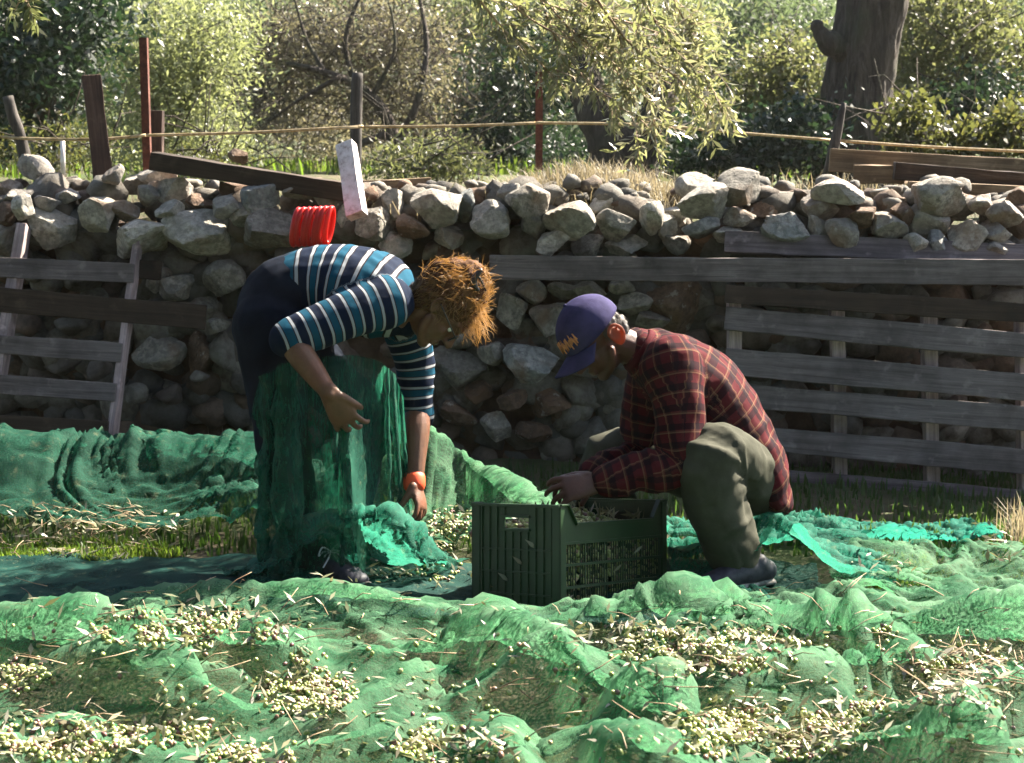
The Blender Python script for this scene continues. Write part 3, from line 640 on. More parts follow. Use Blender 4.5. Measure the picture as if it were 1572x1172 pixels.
# G the tented flap on the right over the grass
HG = bumps([ridge(1400, 868, .17, 1440, 850, .20, .05), ridge(1440, 850, .20, 1560, 890, .13, .07), ridge(1400, 868, .17, 1330, 900, .05, .05), ridge(1500, 846, .2, 1640, 850, .2, .06), ridge(1440, 850, .2, 1380, 960, .03, .05)])
net('harvest_net', 1.0, 1.85, 4.88, 5.42, 110, 80, 1.04, 1.06, HG, 'sheer green net pitched like a tent over the grass at the right edge', 'net_green', 61, .01, .02, 4.0, steps=12, cr=(.03, 4, .3))
HI = bumps([ridge(1062, 925, .06, 1085, 885, .13, .04), ridge(1085, 885, .13, 1115, 900, .10, .04), ridge(1115, 900, .10, 1160, 930, .07, .06)])
net('harvest_net', .48, .78, 4.82, 5.0, 60, 50, 1.1, 1.2, HI, 'small crumpled corner of green net in front of the shoe of the crouching man', 'net_mid', 66, .01, .03, 6.0, steps=12, cr=(.02, 10, 1.0))
# height of everything draped, for the litter to rest on
GX0, GY0, GD = -2.2, 3.0, .008
HN = np.full((int(4.4/GD), int(4.4/GD)), -1.0)
for P in NETS:
    for a in (0, .5):
        for b in (0, .5):
            Q = P[:-1, :-1]*(1-a)*(1-b)+P[1:, :-1]*a*(1-b)+P[:-1, 1:]*(1-a)*b+P[1:, 1:]*a*b
            ix = ((Q[..., 0]-GX0)/GD).astype(int).clip(0, HN.shape[0]-1).ravel(); iy = ((Q[..., 1]-GY0)/GD).astype(int).clip(0, HN.shape[1]-1).ravel()
            np.maximum.at(HN, (ix, iy), Q[..., 2].ravel())
for _ in range(3):                           # close pinholes
    e = HN.copy()
    for sx, sy in ((1, 0), (-1, 0), (0, 1), (0, -1)): e = np.maximum(e, np.roll(HN, (sx, sy), (0, 1)))
    HN = np.where(HN < -.5, e, HN)
GH = ground_h
def top_z(x, y):
    x = np.asarray(x, float); y = np.asarray(y, float)
    h = HN[((x-GX0)/GD).astype(int).clip(0, HN.shape[0]-1), ((y-GY0)/GD).astype(int).clip(0, HN.shape[1]-1)]
    return np.maximum(h, GH(x, y))
def hit(px, py):
    """march pixels to the surface they see"""
    z = np.zeros_like(px, float)+.25; out = None
    u = 586-py; dx = (px-786); dy = FPX*cp+u*sp_; dz = -FPX*sp_+u*cp
    k = (z-CAMZ)/dz; done = np.zeros(len(px), bool); kk = k.copy(); step = .010/2600
    for _ in range(160):
        x = dx*kk; y = dy*kk; zz = CAMZ+dz*kk; d = zz <= top_z(x, y); done |= d
        kk = np.where(done, kk, kk+step)
        if done.all(): break
    return np.stack([dx*kk, dy*kk, CAMZ+dz*kk], -1)
# ------------------------------------------------------------------ olives, leaves, twigs on the nets
t = NT('olive'); g = t.n('NewGeometry'); oi = t.n('ObjectInfo')
rnd = t.math('FRACT', t.math('ADD', g.outputs['Random Per Island'], oi.outputs['Random']))
M['olive'] = t.done(t.princ(t.ramp(rnd, [(0, (.16, .21, .05)), (.35, (.28, .32, .11)), (.66, (.36, .37, .17)), (.85, (.2, .13, .08)), (1, (.12, .05, .05))]), .38, None, .5))
pools = [ # px, py, rx, ry, count, what they lie on
(285, 968, 120, 22, 320, 'on the net just left of centre'), (20, 1038, 50, 22, 130, 'at the left edge of the foreground net'), (90, 1140, 110, 26, 300, 'in the bottom left corner fold'), (250, 1130, 90, 14, 100, 'in the bottom left corner fold'), (470, 1068, 56, 30, 260, 'in the fold left of the big net peak'),
(460, 1020, 12, 14, 20, 'in the fold left of the big net peak'), (690, 1148, 70, 24, 190, 'in the bottom centre fold'), (1080, 1005, 100, 30, 480, 'on the net in front of the crate corner'), (1210, 985, 55, 8, 60, 'on the net in front of the crate corner'), (950, 975, 60, 16, 60, 'on the net in front of the crate corner'),
(1180, 1130, 130, 34, 520, 'in the bottom right fold'), (1330, 1095, 30, 14, 50, 'in the bottom right fold'), (1355, 975, 14, 9, 16, 'by the small net peak at right'), (1440, 1030, 50, 14, 40, 'in the brown litter at right'), (380, 1165, 60, 14, 80, 'in the bottom left corner fold'), (1510, 1005, 50, 20, 25, 'in the brown litter at right'),
(690, 815, 30, 26, 90, 'in the shadow between the hand and the crate'), (660, 870, 40, 26, 50, 'in the shadow between the hand and the crate')]
def ell_mesh(n=8, m=6):
    mb = MB(); ball(mb, (0, 0, 0), (.0057, .0057, .0074), None, n, m); me = mb.mesh('olive'); me.materials.append(M['olive']); me.polygons.foreach_set('use_smooth', [True]*len(me.polygons)); return me
om = ell_mesh(); oco = get_co(om); of = [tuple(p.vertices) for p in om.polygons]
allo = []
for (px, py, rx, ry, n, lab) in pools:
    n = int(n*1.7)
    r = np.random.rand(n)**.8*1.25; a = np.random.rand(n)*6.283; qx = px+rx*r*np.cos(a); qy = py+ry*r*np.sin(a); nz = vnoise(np.stack([qx/38, qy/16, qx*0], -1), 77); kp = nz > -.18; qx, qy, r = qx[kp], qy[kp], r[kp]
    q = hit(qx+np.random.randn(len(qx))*5, qy+np.random.randn(len(qx))*3); n = len(qx)
    q[:, 2] += .004+np.random.rand(n)*.010*np.clip(1-r*.8, 0, 1)
    allo += [(tuple(p), lab) for p in q]
q = hit(np.random.uniform(0, 1572, 300), np.random.uniform(960, 1172, 300)); allo += [(tuple(p+np.array([0, 0, .005])), 'scattered singly over the foreground net') for p in q]
allo.sort(key=lambda a: a[0][1])
for p, lab in allo[:300]:
    o = bpy.data.objects.new('olive', om); COL.objects.link(o); o.location = p; o.rotation_euler = (random.uniform(0, 6), random.uniform(0, 6), 0); s = random.uniform(.85, 1.2); o.scale = (s, s, s)
    set_tag(o, 'green ripe olive lying loose '+lab, 'olive', 'loose olives '+lab)
def scatter(name, base, faces, items, mat, **kw):
    n = len(items); nb = len(base); V = np.empty((n*nb, 3)); 
    for i, (p, rot, s) in enumerate(items): V[i*nb:(i+1)*nb] = base @ np.array(rot.to_matrix()).T*s+np.array(p)
    me = bpy.data.meshes.new(name); fa = np.array(faces); F = (fa[None]+(np.arange(n)*nb)[:, None, None]).reshape(-1, fa.shape[1]).tolist()
    me.from_pydata(V.tolist(), [], F); me.update(); return link(name, me, mat, None, True)
from mathutils import Euler
def re(a=6.3): return Euler((random.uniform(0, a), random.uniform(0, a), random.uniform(0, 6.3)))
set_tag(scatter('olives', oco, [f if len(f) == 4 else f for f in of], [(p, re(), random.uniform(.8, 1.15)) for p, l in allo[300:]], M['olive']), 'mass of small green olives strewn in heaps over the nets', 'olives', None, 'stuff')
def leafbase(L, w): return np.array([(-L/2, 0, 0), (-L*.1, w/2, w*.2), (L*.1, w/2, w*.2), (L/2, 0, 0), (L*.1, -w/2, w*.2), (-L*.1, -w/2, w*.2), (0, 0, 0)]), [(0, 6, 2, 1), (6, 3, 2, 2), (0, 5, 4, 6), (6, 4, 3, 3)]
LB = np.array([(-.5, 0, 0), (0, .5, .12), (.5, 0, .03), (0, -.5, .12)]); LF = [(0, 3, 2, 1)]
def lb(L, w): return LB*np.array([L, w, w])
its = []
lp = [(p[0], p[1], p[2]*1.15, p[3]*1.2, p[4]*1) for p in pools]+[(120, 815, 150, 30, 500), (200, 850, 90, 12, 160), (560, 890, 60, 10, 70), (1000, 980, 120, 20, 160), (1450, 1060, 70, 40, 260), (1480, 1030, 100, 30, 200), (300, 930, 200, 20, 120), (1380, 870, 60, 14, 60), (1540, 830, 40, 30, 90), (660, 850, 80, 50, 150), (960, 985, 70, 18, 120)]
for (px, py, rx, ry, n) in lp:
    n = int(n*.42); r = np.random.rand(n)**.7*1.3; a = np.random.rand(n)*6.283; q = hit(px+rx*r*np.cos(a), py+ry*r*np.sin(a))
    for p in q: its.append(((p[0], p[1], p[2]+.006+random.random()*.014), Euler((random.gauss(0, .5), random.gauss(0, .5), random.uniform(0, 6.3))), random.uniform(.6, 1.25)))
q = hit(np.random.uniform(0, 1572, 500), np.random.uniform(930, 1172, 500))
for p in q: its.append(((p[0], p[1], p[2]+.006), Euler((random.gauss(0, .4), random.gauss(0, .4), random.uniform(0, 6.3))), random.uniform(.5, 1.0)))
set_tag(scatter('leaf_litter', lb(.046, .011), LF, its, M['leaf_litter']), 'fallen narrow olive leaves scattered over the nets and the ground', 'leaves', None, 'stuff')
mb = MB(); n = 420
q = hit(np.concatenate([np.random.uniform(0, 1572, n-180), np.random.normal(110, 90, 90), np.random.normal(1470, 60, 90)]), np.concatenate([np.random.uniform(900, 1172, n-180), np.random.uniform(780, 860, 90), np.random.uniform(1000, 1080, 90)]))
for p in q:
    p = Vector(p)+Vector((0, 0, .006)); a = random.uniform(0, 6.3); L = random.uniform(.03, .12); d = Vector((math.cos(a), math.sin(a), random.uniform(-.05, .5))).normalized()
    loft(mb, [p, p+d*L*.5+Vector((0, 0, random.uniform(-.004, .01))), p+d*L], [.0016, .0013, .0008], n=4, k=1, cap=False)
M['twig'] = (lambda t: t.done(t.princ(t.ramp(t.noise(t.coord(), 12), [(.35, (.12, .07, .04)), (.5, (.28, .2, .12)), (.65, (.42, .34, .25))]), .8)))(NT('twig'))
set_tag(mb.obj('twigs', M['twig'], None, True), 'thin broken twigs and stalks lying on the nets', 'twigs', None, 'stuff')

# ------------------------------------------------------------------ grass
def blades(name, spots, mat, lab, h=(.03, .08), w=.004, lean=.4, kind='stuff', n_obj=None):
    V = []; F = []
    for (x, y, z) in spots:
        a = random.uniform(0, 6.3); L = random.uniform(*h); d = Vector((math.cos(a), math.sin(a), 0)); ww = w*random.uniform(.6, 1.3); sd = Vector((-d.y, d.x, 0))*ww
        b = len(V); l = random.uniform(.1, 1)*lean; p = Vector((x, y, z-.004)); m = p+Vector((0, 0, L*.6))+d*L*l*.4; e = p+Vector((0, 0, L*(1-.3*l)))+d*L*l
        V += [p-sd, p+sd, m+sd*.7, m-sd*.7, e]; F += [(b, b+1, b+2, b+3), (b+3, b+2, b+4)]
    me = bpy.data.meshes.new(name); me.from_pydata([tuple(v) for v in V], [], F); me.update()
    return set_tag(link(name, me, mat), lab, 'grass', None, kind)
def onground(xy):
    a = np.array(xy); return list(zip(a[:, 0], a[:, 1], ground_h(a[:, 0], a[:, 1])))
def rect_spots(n, x0, x1, y0, y1): return onground(np.stack([np.random.uniform(x0, x1, n), np.random.uniform(y0, y1, n)], 1))
def gspots(px, py, rx, ry, n):
    r = np.sqrt(np.random.rand(n)); a = np.random.rand(n)*6.283; z = G(px, py)
    out = []
    for x, y in zip(px+rx*r*np.cos(a), py+ry*r*np.sin(a)): q = G(x, y); out.append((q.x, q.y))
    return onground(out)
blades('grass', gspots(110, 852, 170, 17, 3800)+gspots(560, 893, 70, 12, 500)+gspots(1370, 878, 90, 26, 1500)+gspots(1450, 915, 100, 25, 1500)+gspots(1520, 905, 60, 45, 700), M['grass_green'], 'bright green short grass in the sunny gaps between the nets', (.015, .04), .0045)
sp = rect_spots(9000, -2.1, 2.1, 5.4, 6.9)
blades('grass', sp, M['grass_shade_tint'], 'green grass and weeds along the foot of the wall, darkened in colour for shade', (.02, .07), .005)
sp = []
for _ in range(1500): q = W(random.gauss(245, 45), 680, 6.8); y = random.uniform(6.55, 7.0); sp.append((q.x, y, .0))
blades('grass', sp, M['grass_shade_tint'], 'tall weeds coloured dark for shade at the foot of the wall between the left pallet and the woman', (.06, .16), .006, .8)
sp = []
for _ in range(5000):
    x = random.gauss(.35, .33); y = random.uniform(7.15, 8.0); hh = 1.02+.15*math.exp(-((x-.35)/.45)**2-((y-7.6)/.35)**2); sp.append((x, y, hh))
blades('dry_grass', sp, M['dry_grass'], 'heap of pale dry grass on top of the wall behind the tall grey boulder', (.06, .17), .0022, 1.4)
mb = MB(); P = np.array([[(x, y, .98+.18*math.exp(-((x-.35)/.45)**2-((y-7.6)/.35)**2)) for y in np.linspace(7.1, 8.3, 20)] for x in np.linspace(-.5, 1.3, 30)])
P[..., 2] += .01*fbm(P*12, 3); set_tag(link('soil_mound', grid_mesh(P), M['soil']), kind='structure')
sp = rect_spots(2600, -2.6, 2.6, 7.3, 9.5)
blades('dry_grass', sp, M['dry_grass'], 'thin dry stalks and weeds growing behind the wall top', (.05, .22), .0022, .8)
sp = rect_spots(5000, -6, 6, 15, 26)
blades('grass', sp, M['grass_green'], 'sunny meadow grass beyond the wall under the trees', (.06, .2), .012)
sp = []
for _ in range(90): q = G(random.gauss(1560, 14), 830+random.uniform(-10, 20)); sp.append((q.x, q.y, 0))
blades('dry_plant', sp, M['dry_grass'], 'tuft of golden dry stalks standing at the right edge', (.1, .19), .003, .7, None)
bpy.data.objects['dry_plant']['category'] = 'plant'
# ------------------------------------------------------------------ trees and shrubs
def leaves_mesh(C, L, w, rs, droop=0.0, axis=None):
    n = len(C); a = rs.normal(size=(n, 3)); a[:, 2] -= droop
    if axis is not None: a = a*.55+axis
    a /= np.linalg.norm(a, axis=1)[:, None]; b = np.cross(a, rs.normal(size=(n, 3))); b /= np.linalg.norm(b, axis=1)[:, None]+1e-9; c = np.cross(a, b)
    s = rs.uniform(.65, 1.25, n)[:, None]; l = a*L/2*s; ww = b*w/2*s; f = c*w*.18
    V = np.stack([C-l, C+ww+f, C+l, C-ww+f], 1).reshape(-1, 3); F = np.arange(n*4).reshape(-1, 4)
    me = bpy.data.meshes.new('foliage'); me.vertices.add(n*4); me.vertices.foreach_set('co', V.ravel()); me.loops.add(n*4); me.polygons.add(n)
    me.loops.foreach_set('vertex_index', F.ravel().astype(np.int32)); me.polygons.foreach_set('loop_start', (np.arange(n)*4).astype(np.int32)); me.update(calc_edges=True); return me
def cloud(ells, Y, dY, nclus, per, cr, rs, hollow=.0, squash=1):
    """leaf centres gathered in clumps inside ellipses given by pixel"""
    A = np.array([e[2]*e[3] for e in ells], float); A /= A.sum(); out = []
    for e in range(nclus):
        k = rs.choice(len(ells), p=A); px, py, rx, ry = ells[k][:4]
        while True:
            d = rs.uniform(-1, 1, 3); l = np.linalg.norm(d)
            if hollow < l < 1: break
        c = W(px+rx*d[0], py+ry*d[1], Y+dY*d[2]); r = cr*rs.uniform(.5, 1.3)
        m = int(per*rs.uniform(.5, 1.5)); out.append(np.array(c)+rs.normal(size=(m, 3))*r*np.array([1, 1, .7*squash]))
    return np.concatenate(out)
def tree(name, label, cat, base, ells, Y, dY, nclus, per, cr, L, w, mat, seed, limbs=(), barkm='bark', group=None, droop=.3, twigs=0, hollow=0):
    rs = np.random.RandomState(seed); r = empty(name, base, label, cat, group)
    C = cloud(ells, Y, dY, nclus, per, cr, rs, hollow); link('crown', leaves_mesh(C, L, w, rs, droop), M[mat], r, False)
    if limbs or twigs:
        for li, (pts, r0, r1) in enumerate(limbs):
            mb = MB()
            P = [W(p[0], p[1], Y+(p[2] if len(p) > 2 else 0)) for p in pts]; n = len(P)
            loft(mb, P, [(r0+(r1-r0)*i/(n-1))*(.62 if twigs > 300 else 1) for i in range(n)], n=8, k=5, cap=False, wob=.12); mb.obj('branch' if li else 'trunk', M[barkm], r, True)
        mb = MB()
        for _ in range(twigs):
            c = Vector(C[rs.randint(len(C))]); d = Vector((rs.normal(), rs.normal(), rs.normal()*.8+.3)).normalized()*rs.uniform(.2, .6); q = c+d*.5+Vector(rs.normal(size=3)*.05)
            loft(mb, [c, q, c+d], [.006, .004, .002], n=4, k=1, cap=False)
        if twigs: o = mb.obj('twigs', M[barkm], r, True); o['kind'] = 'stuff'
    return r
tg_ = 'olive trees growing beyond the wall'
tree('evergreen_tree', 'very dark leafy tree at the far left beyond the crooked stick post', 'tree', W(75, 275, 13), [(30, 40, 150, 120), (60, 110, 110, 70), (-40, 150, 60, 90), (120, 20, 70, 60)], 13, .9, 520, 26, .16, .075, .032, 'leaf_dark', 1,
     [([(76, 290), (80, 225), (76, 170), (50, 110)], .13, .08), ([(78, 190), (110, 150), (150, 110)], .06, .02), ([(78, 200), (30, 150), (-20, 120)], .06, .02)])
tree('olive_tree', 'sunlit silver-green olive tree filling the gap behind the tall rusty pole', 'tree', W(250, 285, 15), [(260, 50, 120, 80), (215, 130, 90, 90), (290, 150, 85, 90), (230, 210, 100, 50), (330, 60, 60, 70)], 15, .9, 620, 30, .15, .062, .02, 'leaf_olive', 2,
     [([(235, 300), (240, 230), (230, 150), (200, 80)], .11, .03), ([(240, 230), (290, 150), (330, 80)], .07, .02)], group=tg_, twigs=120)
tree('olive_tree', 'thin greyish olive tree with dark bare forked limbs showing in the middle', 'tree', W(590, 285, 17), [(540, 40, 150, 60), (450, 100, 80, 80), (640, 120, 70, 110), (540, 110, 120, 60), (650, 210, 60, 50), (560, 180, 60, 40), (420, 170, 50, 50)], 17, .9, 640, 26, .16, .062, .018, 'leaf_olive_brown', 3,
     [([(588, 300, -.8), (600, 245, -.8), (598, 190, -.8), (560, 140, -.8), (500, 112, -.9), (440, 98, -.9)], .15, .035), ([(600, 240, -.8), (640, 160, -.8), (655, 70, -.7), (640, -20, -.6)], .08, .025), ([(545, 130, -.8), (530, 60, -.8), (560, -20, -.8)], .055, .02),
      ([(500, 112, -.9), (470, 60, -.8), (450, -10, -.8)], .04, .015), ([(598, 205, -.8), (545, 225, -.9), (530, 245, -.9)], .06, .05), ([(570, 150, -.8), (605, 80, -.9), (600, 10, -.9)], .04, .015), ([(520, 118, -.9), (450, 160, -1), (410, 190, -1)], .035, .012)], group=tg_, twigs=1500)
tree('evergreen_shrub', 'dark shaded bush between the bare-branched olive and the rusty iron post', 'shrub', W(790, 290, 18), [(790, 160, 100, 90), (760, 230, 90, 50), (860, 90, 90, 80)], 18, .9, 420, 26, .18, .08, .03, 'leaf_dark', 4)
tree('olive_tree', 'old olive tree with a stout brown trunk behind the hanging branch', 'tree', W(950, 300, 12.5), [(960, 20, 130, 60), (1040, 60, 60, 60)], 13, .8, 240, 24, .16, .062, .018, 'leaf_olive', 5,
     [([(935, 320, -.4), (945, 240, -.4), (920, 180, -.4), (890, 100, -.3), (900, 0, 0)], .22, .1), ([(965, 320, -.3), (985, 230, -.3), (1010, 170, -.3), (1030, 60, 0)], .2, .09)], group=tg_)
tree('bush', 'hazy blue-green bush behind the gap left of the big tree trunk', 'shrub', W(1150, 280, 20), [(1130, 60, 120, 80), (1200, 20, 100, 60), (1080, 110, 70, 80), (1200, 110, 80, 60)], 20, 1.2, 520, 28, .22, .08, .028, 'leaf_far', 6)
tree('bush', 'bush with yellow and green leaves close to the left side of the big trunk', 'shrub', W(1190, 290, 13), [(1190, 120, 60, 55), (1170, 190, 80, 50), (1215, 90, 30, 40)], 13, .5, 250, 26, .1, .05, .028, 'leaf_yellow', 7, twigs=60)
tree('bush', 'low dark green thicket on the ground left of the thin stake', 'shrub', W(1150, 300, 11.5), [(1150, 235, 120, 35), (1230, 210, 60, 50), (1100, 215, 60, 40)], 11.5, .5, 260, 26, .11, .055, .028, 'leaf_dark', 8)
tree('bush', 'tall yellow-green leafy bush right of the big tree trunk', 'shrub', W(1480, 290, 13.5), [(1470, 40, 110, 70), (1540, 90, 80, 80), (1420, 110, 60, 60), (1430, 0, 90, 40)], 13.5, .7, 430, 26, .12, .055, .03, 'leaf_yellow', 9, twigs=100)
tree('bush', 'dark green bush in the shade at the right edge of the photo', 'shrub', W(1520, 290, 12.5), [(1520, 165, 90, 50), (1450, 190, 60, 35)], 12.7, .4, 240, 26, .11, .055, .03, 'leaf_dark', 10)
tree('ivy', 'sunlit ivy and weeds growing just above the ochre timber', 'plant', W(1470, 270, 10), [(1470, 215, 120, 22), (1560, 200, 50, 35), (1400, 180, 30, 40)], 10, .35, 190, 22, .07, .045, .032, 'leaf_mid', 12, twigs=60)
tree('bush', 'small pale green bush at the wall below the bare-branched olive', 'shrub', W(660, 290, 11), [(660, 240, 70, 28), (700, 260, 60, 18), (610, 262, 40, 14)], 10.5, .6, 150, 24, .08, .05, .014, 'leaf_yellow', 13, twigs=50)
tree('bush', 'thin weedy shrub beyond the wall below the silver-green olive', 'shrub', W(300, 290, 11), [(300, 245, 60, 20), (110, 225, 50, 30), (350, 255, 60, 12)], 11, .4, 90, 22, .09, .045, .014, 'leaf_mid', 14, twigs=50)
for i, (e, Y, mt, lab) in enumerate([
 ([(60, 215, 90, 40), (-20, 190, 60, 50)], 17, 'leaf_mid', 'green bush low behind the crooked stick post at far left'),
 ([(190, 235, 70, 30), (330, 225, 50, 22)], 19, 'leaf_olive', 'pale bush low behind the reddish plank post'),
 ([(520, 215, 70, 40), (470, 180, 60, 40)], 21, 'leaf_olive_brown', 'greyish brush behind the brown wooden post in the middle'),
 ([(760, 120, 90, 90), (720, 40, 80, 70), (800, 30, 90, 60)], 24, 'leaf_olive', 'olive tree further back above the dark shaded bush'),
 ([(880, 230, 80, 35), (1010, 225, 70, 40), (1060, 180, 60, 50)], 16, 'leaf_dark', 'dark undergrowth behind the old olive trunk'),
 ([(1240, 150, 60, 80), (1260, 60, 50, 80)], 17, 'leaf_far', 'dusty green bush right behind the big tree trunk'),
 ([(1400, 90, 60, 90), (1490, 20, 90, 60), (1560, 60, 60, 90)], 19, 'leaf_far', 'hazy tree further back right of the big trunk'),
 ([(380, 30, 70, 60), (420, 100, 50, 60), (350, 120, 50, 80)], 22, 'leaf_far', 'hazy tree between the silver olive and the bare-branched olive'),
 ([(130, 60, 60, 60), (160, 120, 50, 50)], 20, 'leaf_far', 'hazy tree just right of the dark leafy tree')]):
    tree('bush' if 'tree' not in lab else 'background_tree', lab, 'shrub' if 'tree' not in lab else 'tree', W(e[0][0], 290, Y), e, Y, 1.0, int(sum(q[2]*q[3] for q in e)/36), 26, .012*Y, .0045*Y, .0016*Y, mt, 200+i)
# the big trunk
bt = empty('big_tree', W(1310, 300, 11.8), 'big tree with a thick rough leaning trunk rising behind the stack of timbers', 'tree')
mb = MB(); P = [W(1312, 330, 11.8), W(1314, 262, 11.8), W(1316, 200, 11.8), W(1316, 140, 11.8), W(1326, 70, 11.8), W(1338, 0, 11.8), W(1350, -120, 11.8), W(1370, -300, 11.8), W(1350, -500, 11.8)]
loft(mb, P, [(.36, .36), (.30, .29), (.25, .245), (.225, .22), (.215, .215), (.22, .215), (.21, .2), (.18, .18), (.14, .14)], n=72, k=12, cap=False)
me = mb.mesh('trunk'); c = get_co(me); no = get_no(me); q = c*np.array([7, 7, 1.1]); d = fbm(q+.25*fbm(c*3, 2)[:, None], 5, 3, .6); d2 = 1-np.abs(vnoise(q*2.2+.8, 5))*2
c = c+no*(.03*d+.016*d2+.03*vnoise(c*np.array([2.6, 2.6, .5]), 9))[:, None]; set_co(me, c); link('trunk', me, M['bark'], bt)
mb = MB(); loft(mb, [W(1300, 80, 11.75), W(1268, 62, 11.7), W(1254, 40, 11.7)], [.10, .07, .045], n=12, wob=.2); mb.obj('limb', M['bark'], bt, True); mb = MB(); loft(mb, [W(1360, 200, 11.7), W(1385, 245, 11.6), W(1400, 275, 11.6)], [.08, .09, .07], n=10); mb.obj('root', M['bark'], bt, True)
rs = np.random.RandomState(40)
def world_cloud(c, r, n, per, cr, rs):
    out = []
    for _ in range(n):
        d = rs.normal(size=3); d /= np.linalg.norm(d); p = np.array(c)+d*np.array(r)*rs.uniform(.3, 1)**.4; out.append(p+rs.normal(size=(per, 3))*cr)
    return np.concatenate(out)
link('crown', leaves_mesh(world_cloud((2.6, 12.4, 6.2), (2.2, 1.8, 1.5), 160, 24, .22, rs), .09, .04, rs), M['leaf_mid'], bt, False)
# hanging olive branch, near
def hang(label, twl, Y, nside, seed, L=.056, w=.0125, mat='leaf_near_olive', spread=.20, root=None):
    rs = np.random.RandomState(seed); r = empty('hanging_branch', root or W(twl[0][0][0], twl[0][0][1], Y), label, 'branch')
    mb = MB(); C = []; A = []
    for pts in twl:
        dY = rs.uniform(-.25, .25); P = [W(p[0], p[1], Y+dY+i*.05) for i, p in enumerate(pts)]; Q = catmull(P, 8)
        loft(mb, P, [.006-.0045*i/(len(P)-1) for i in range(len(P))], n=5, k=5, cap=False)
        for i in range(nside):
            j = rs.randint(2, len(Q)-1); t = (Q[j+1 if j+1 < len(Q) else j]-Q[j-1]).normalized(); d = (t*1.0+Vector(rs.normal(size=3))*.9+Vector((0, 0, -.15))).normalized(); ln = rs.uniform(.08, spread)
            p = Q[j].copy(); seg = 7; pr = [p.copy()]
            for k in range(seg): d = (d+Vector((0, 0, -.05))+Vector(rs.normal(size=3))*.12).normalized(); p = p+d*ln/seg; pr.append(p.copy())
            loft(mb, pr, [.0022-.0015*k/seg for k in range(seg+1)], n=4, k=1, cap=False)
            for k in range(1, seg+1):
                for s in (-1, 1):
                    sd = Vector(rs.normal(size=3)); sd = (sd-d*sd.dot(d)).normalized(); ax = (d*.8+sd*.7).normalized(); C.append(np.array(pr[k]+ax*L*.5)); A.append(np.array(ax)*1.6)
    link('leaves', leaves_mesh(np.array(C), L, w, rs, 0, np.array(A)), M[mat], r, False); mb.obj('twigs', M['twig'], r, True)
hang('leafy olive branch hanging into the top centre of the photo with shiny leaves', [[(690, -60), (760, 30), (820, 90), (885, 120)], [(790, -60), (870, 40), (950, 105), (1000, 165), (1005, 215)], [(880, -60), (960, 60), (1040, 120), (1085, 160), (1120, 186)], [(960, -60), (1010, 40), (1060, 90), (1108, 158)],
 [(810, -60), (845, 40), (870, 90), (930, 150), (985, 185)], [(1000, -60), (1040, 10), (1060, 60)], [(900, -60), (920, 20), (930, 80), (960, 130)], [(740, -60), (790, 10), (850, 50), (900, 70)], [(850, -60), (900, 10), (980, 40), (1040, 60)], [(760, -60), (830, 0), (900, 30), (960, 90), (1030, 130)]], 6.2, 26, 5)
hang('small sprig of bright leaves poking into the top left corner', [[(10, -70), (22, -30), (30, 5)], [(0, -60), (30, -20), (42, 10)]], 5.5, 5, 8, .055, .014, 'leaf_yellow', .1)
# far-off wood and scattered things beyond
rs = np.random.RandomState(50)
out = []
for _ in range(2300):
    y = rs.uniform(25, 40); x = rs.uniform(-.36, .36)*y; g = 1.0+max(0, y-26)*.09; z = g+(rs.uniform(0, 1)**.8)*5.5; out.append(np.array([x, y, z])+rs.normal(size=(26, 3))*.3)
C = np.concatenate(out); px, py = to_px(C); keep = ~((px > 340) & (px < 480) & (py > 195)); C = C[keep]
set_tag(link('distant_wood', leaves_mesh(C, .15, .06, rs), M['leaf_far'], None, False), 'far-off hazy wood of olive trees on the slope behind', 'wood', None, 'stuff')

# unseen trees of the grove, added behind the camera to cut sky fill
rs = np.random.RandomState(60)
for i, (x, y, z, r_) in enumerate([(-1.5, -3.6, 3.6, 2.4), (2.6, -3.8, 3.5, 2.4), (-5.2, -1.6, 3.4, 2.3), (-6.0, 3.0, 3.4, 2.2), (.6, -7.5, 4.6, 3.2), (6.5, -3.2, 3.4, 2.4)]):
    r = empty('olive_tree', (x, y, 0), 'unseen olive tree of the grove added behind the photographer to block sky light', 'tree', 'unseen olive trees added behind the photographer')
    link('crown', leaves_mesh(world_cloud((x, y, z), (r_, r_*.9, 2.4), 300, 34, .26, rs), .22, .085, rs), M['leaf_dark'], r, False)
    mb = MB(); loft(mb, [Vector((x, y, 0)), Vector((x+.1, y, .8)), Vector((x-.1, y+.1, 1.8)), Vector((x+.1, y, 3))], [.28, .2, .18, .1], n=10, k=4, cap=False, wob=.06); mb.obj('trunk', M['bark'], r, True)

r = empty('olive_tree', (-3.6, 2.2, 0), 'unseen olive tree added left of the photographer, its canopy blocking sky light over the pickers', 'tree')  # added out of view; canopy shaped to cut overhead sky light
link('crown', leaves_mesh(world_cloud((-2.0, 3.0, 5.0), (3.3, 3.9, .8), 420, 34, .26, rs), .16, .06, rs), M['leaf_dark'], r, False)
mb = MB(); loft(mb, [Vector((-3.6, 2.2, 0)), Vector((-3.5, 2.3, 1.2)), Vector((-3.2, 2.4, 2.6)), Vector((-2.6, 2.6, 4.4))], [.28, .2, .18, .1], n=10, k=4, cap=False, wob=.06); mb.obj('trunk', M['bark'], r, True)
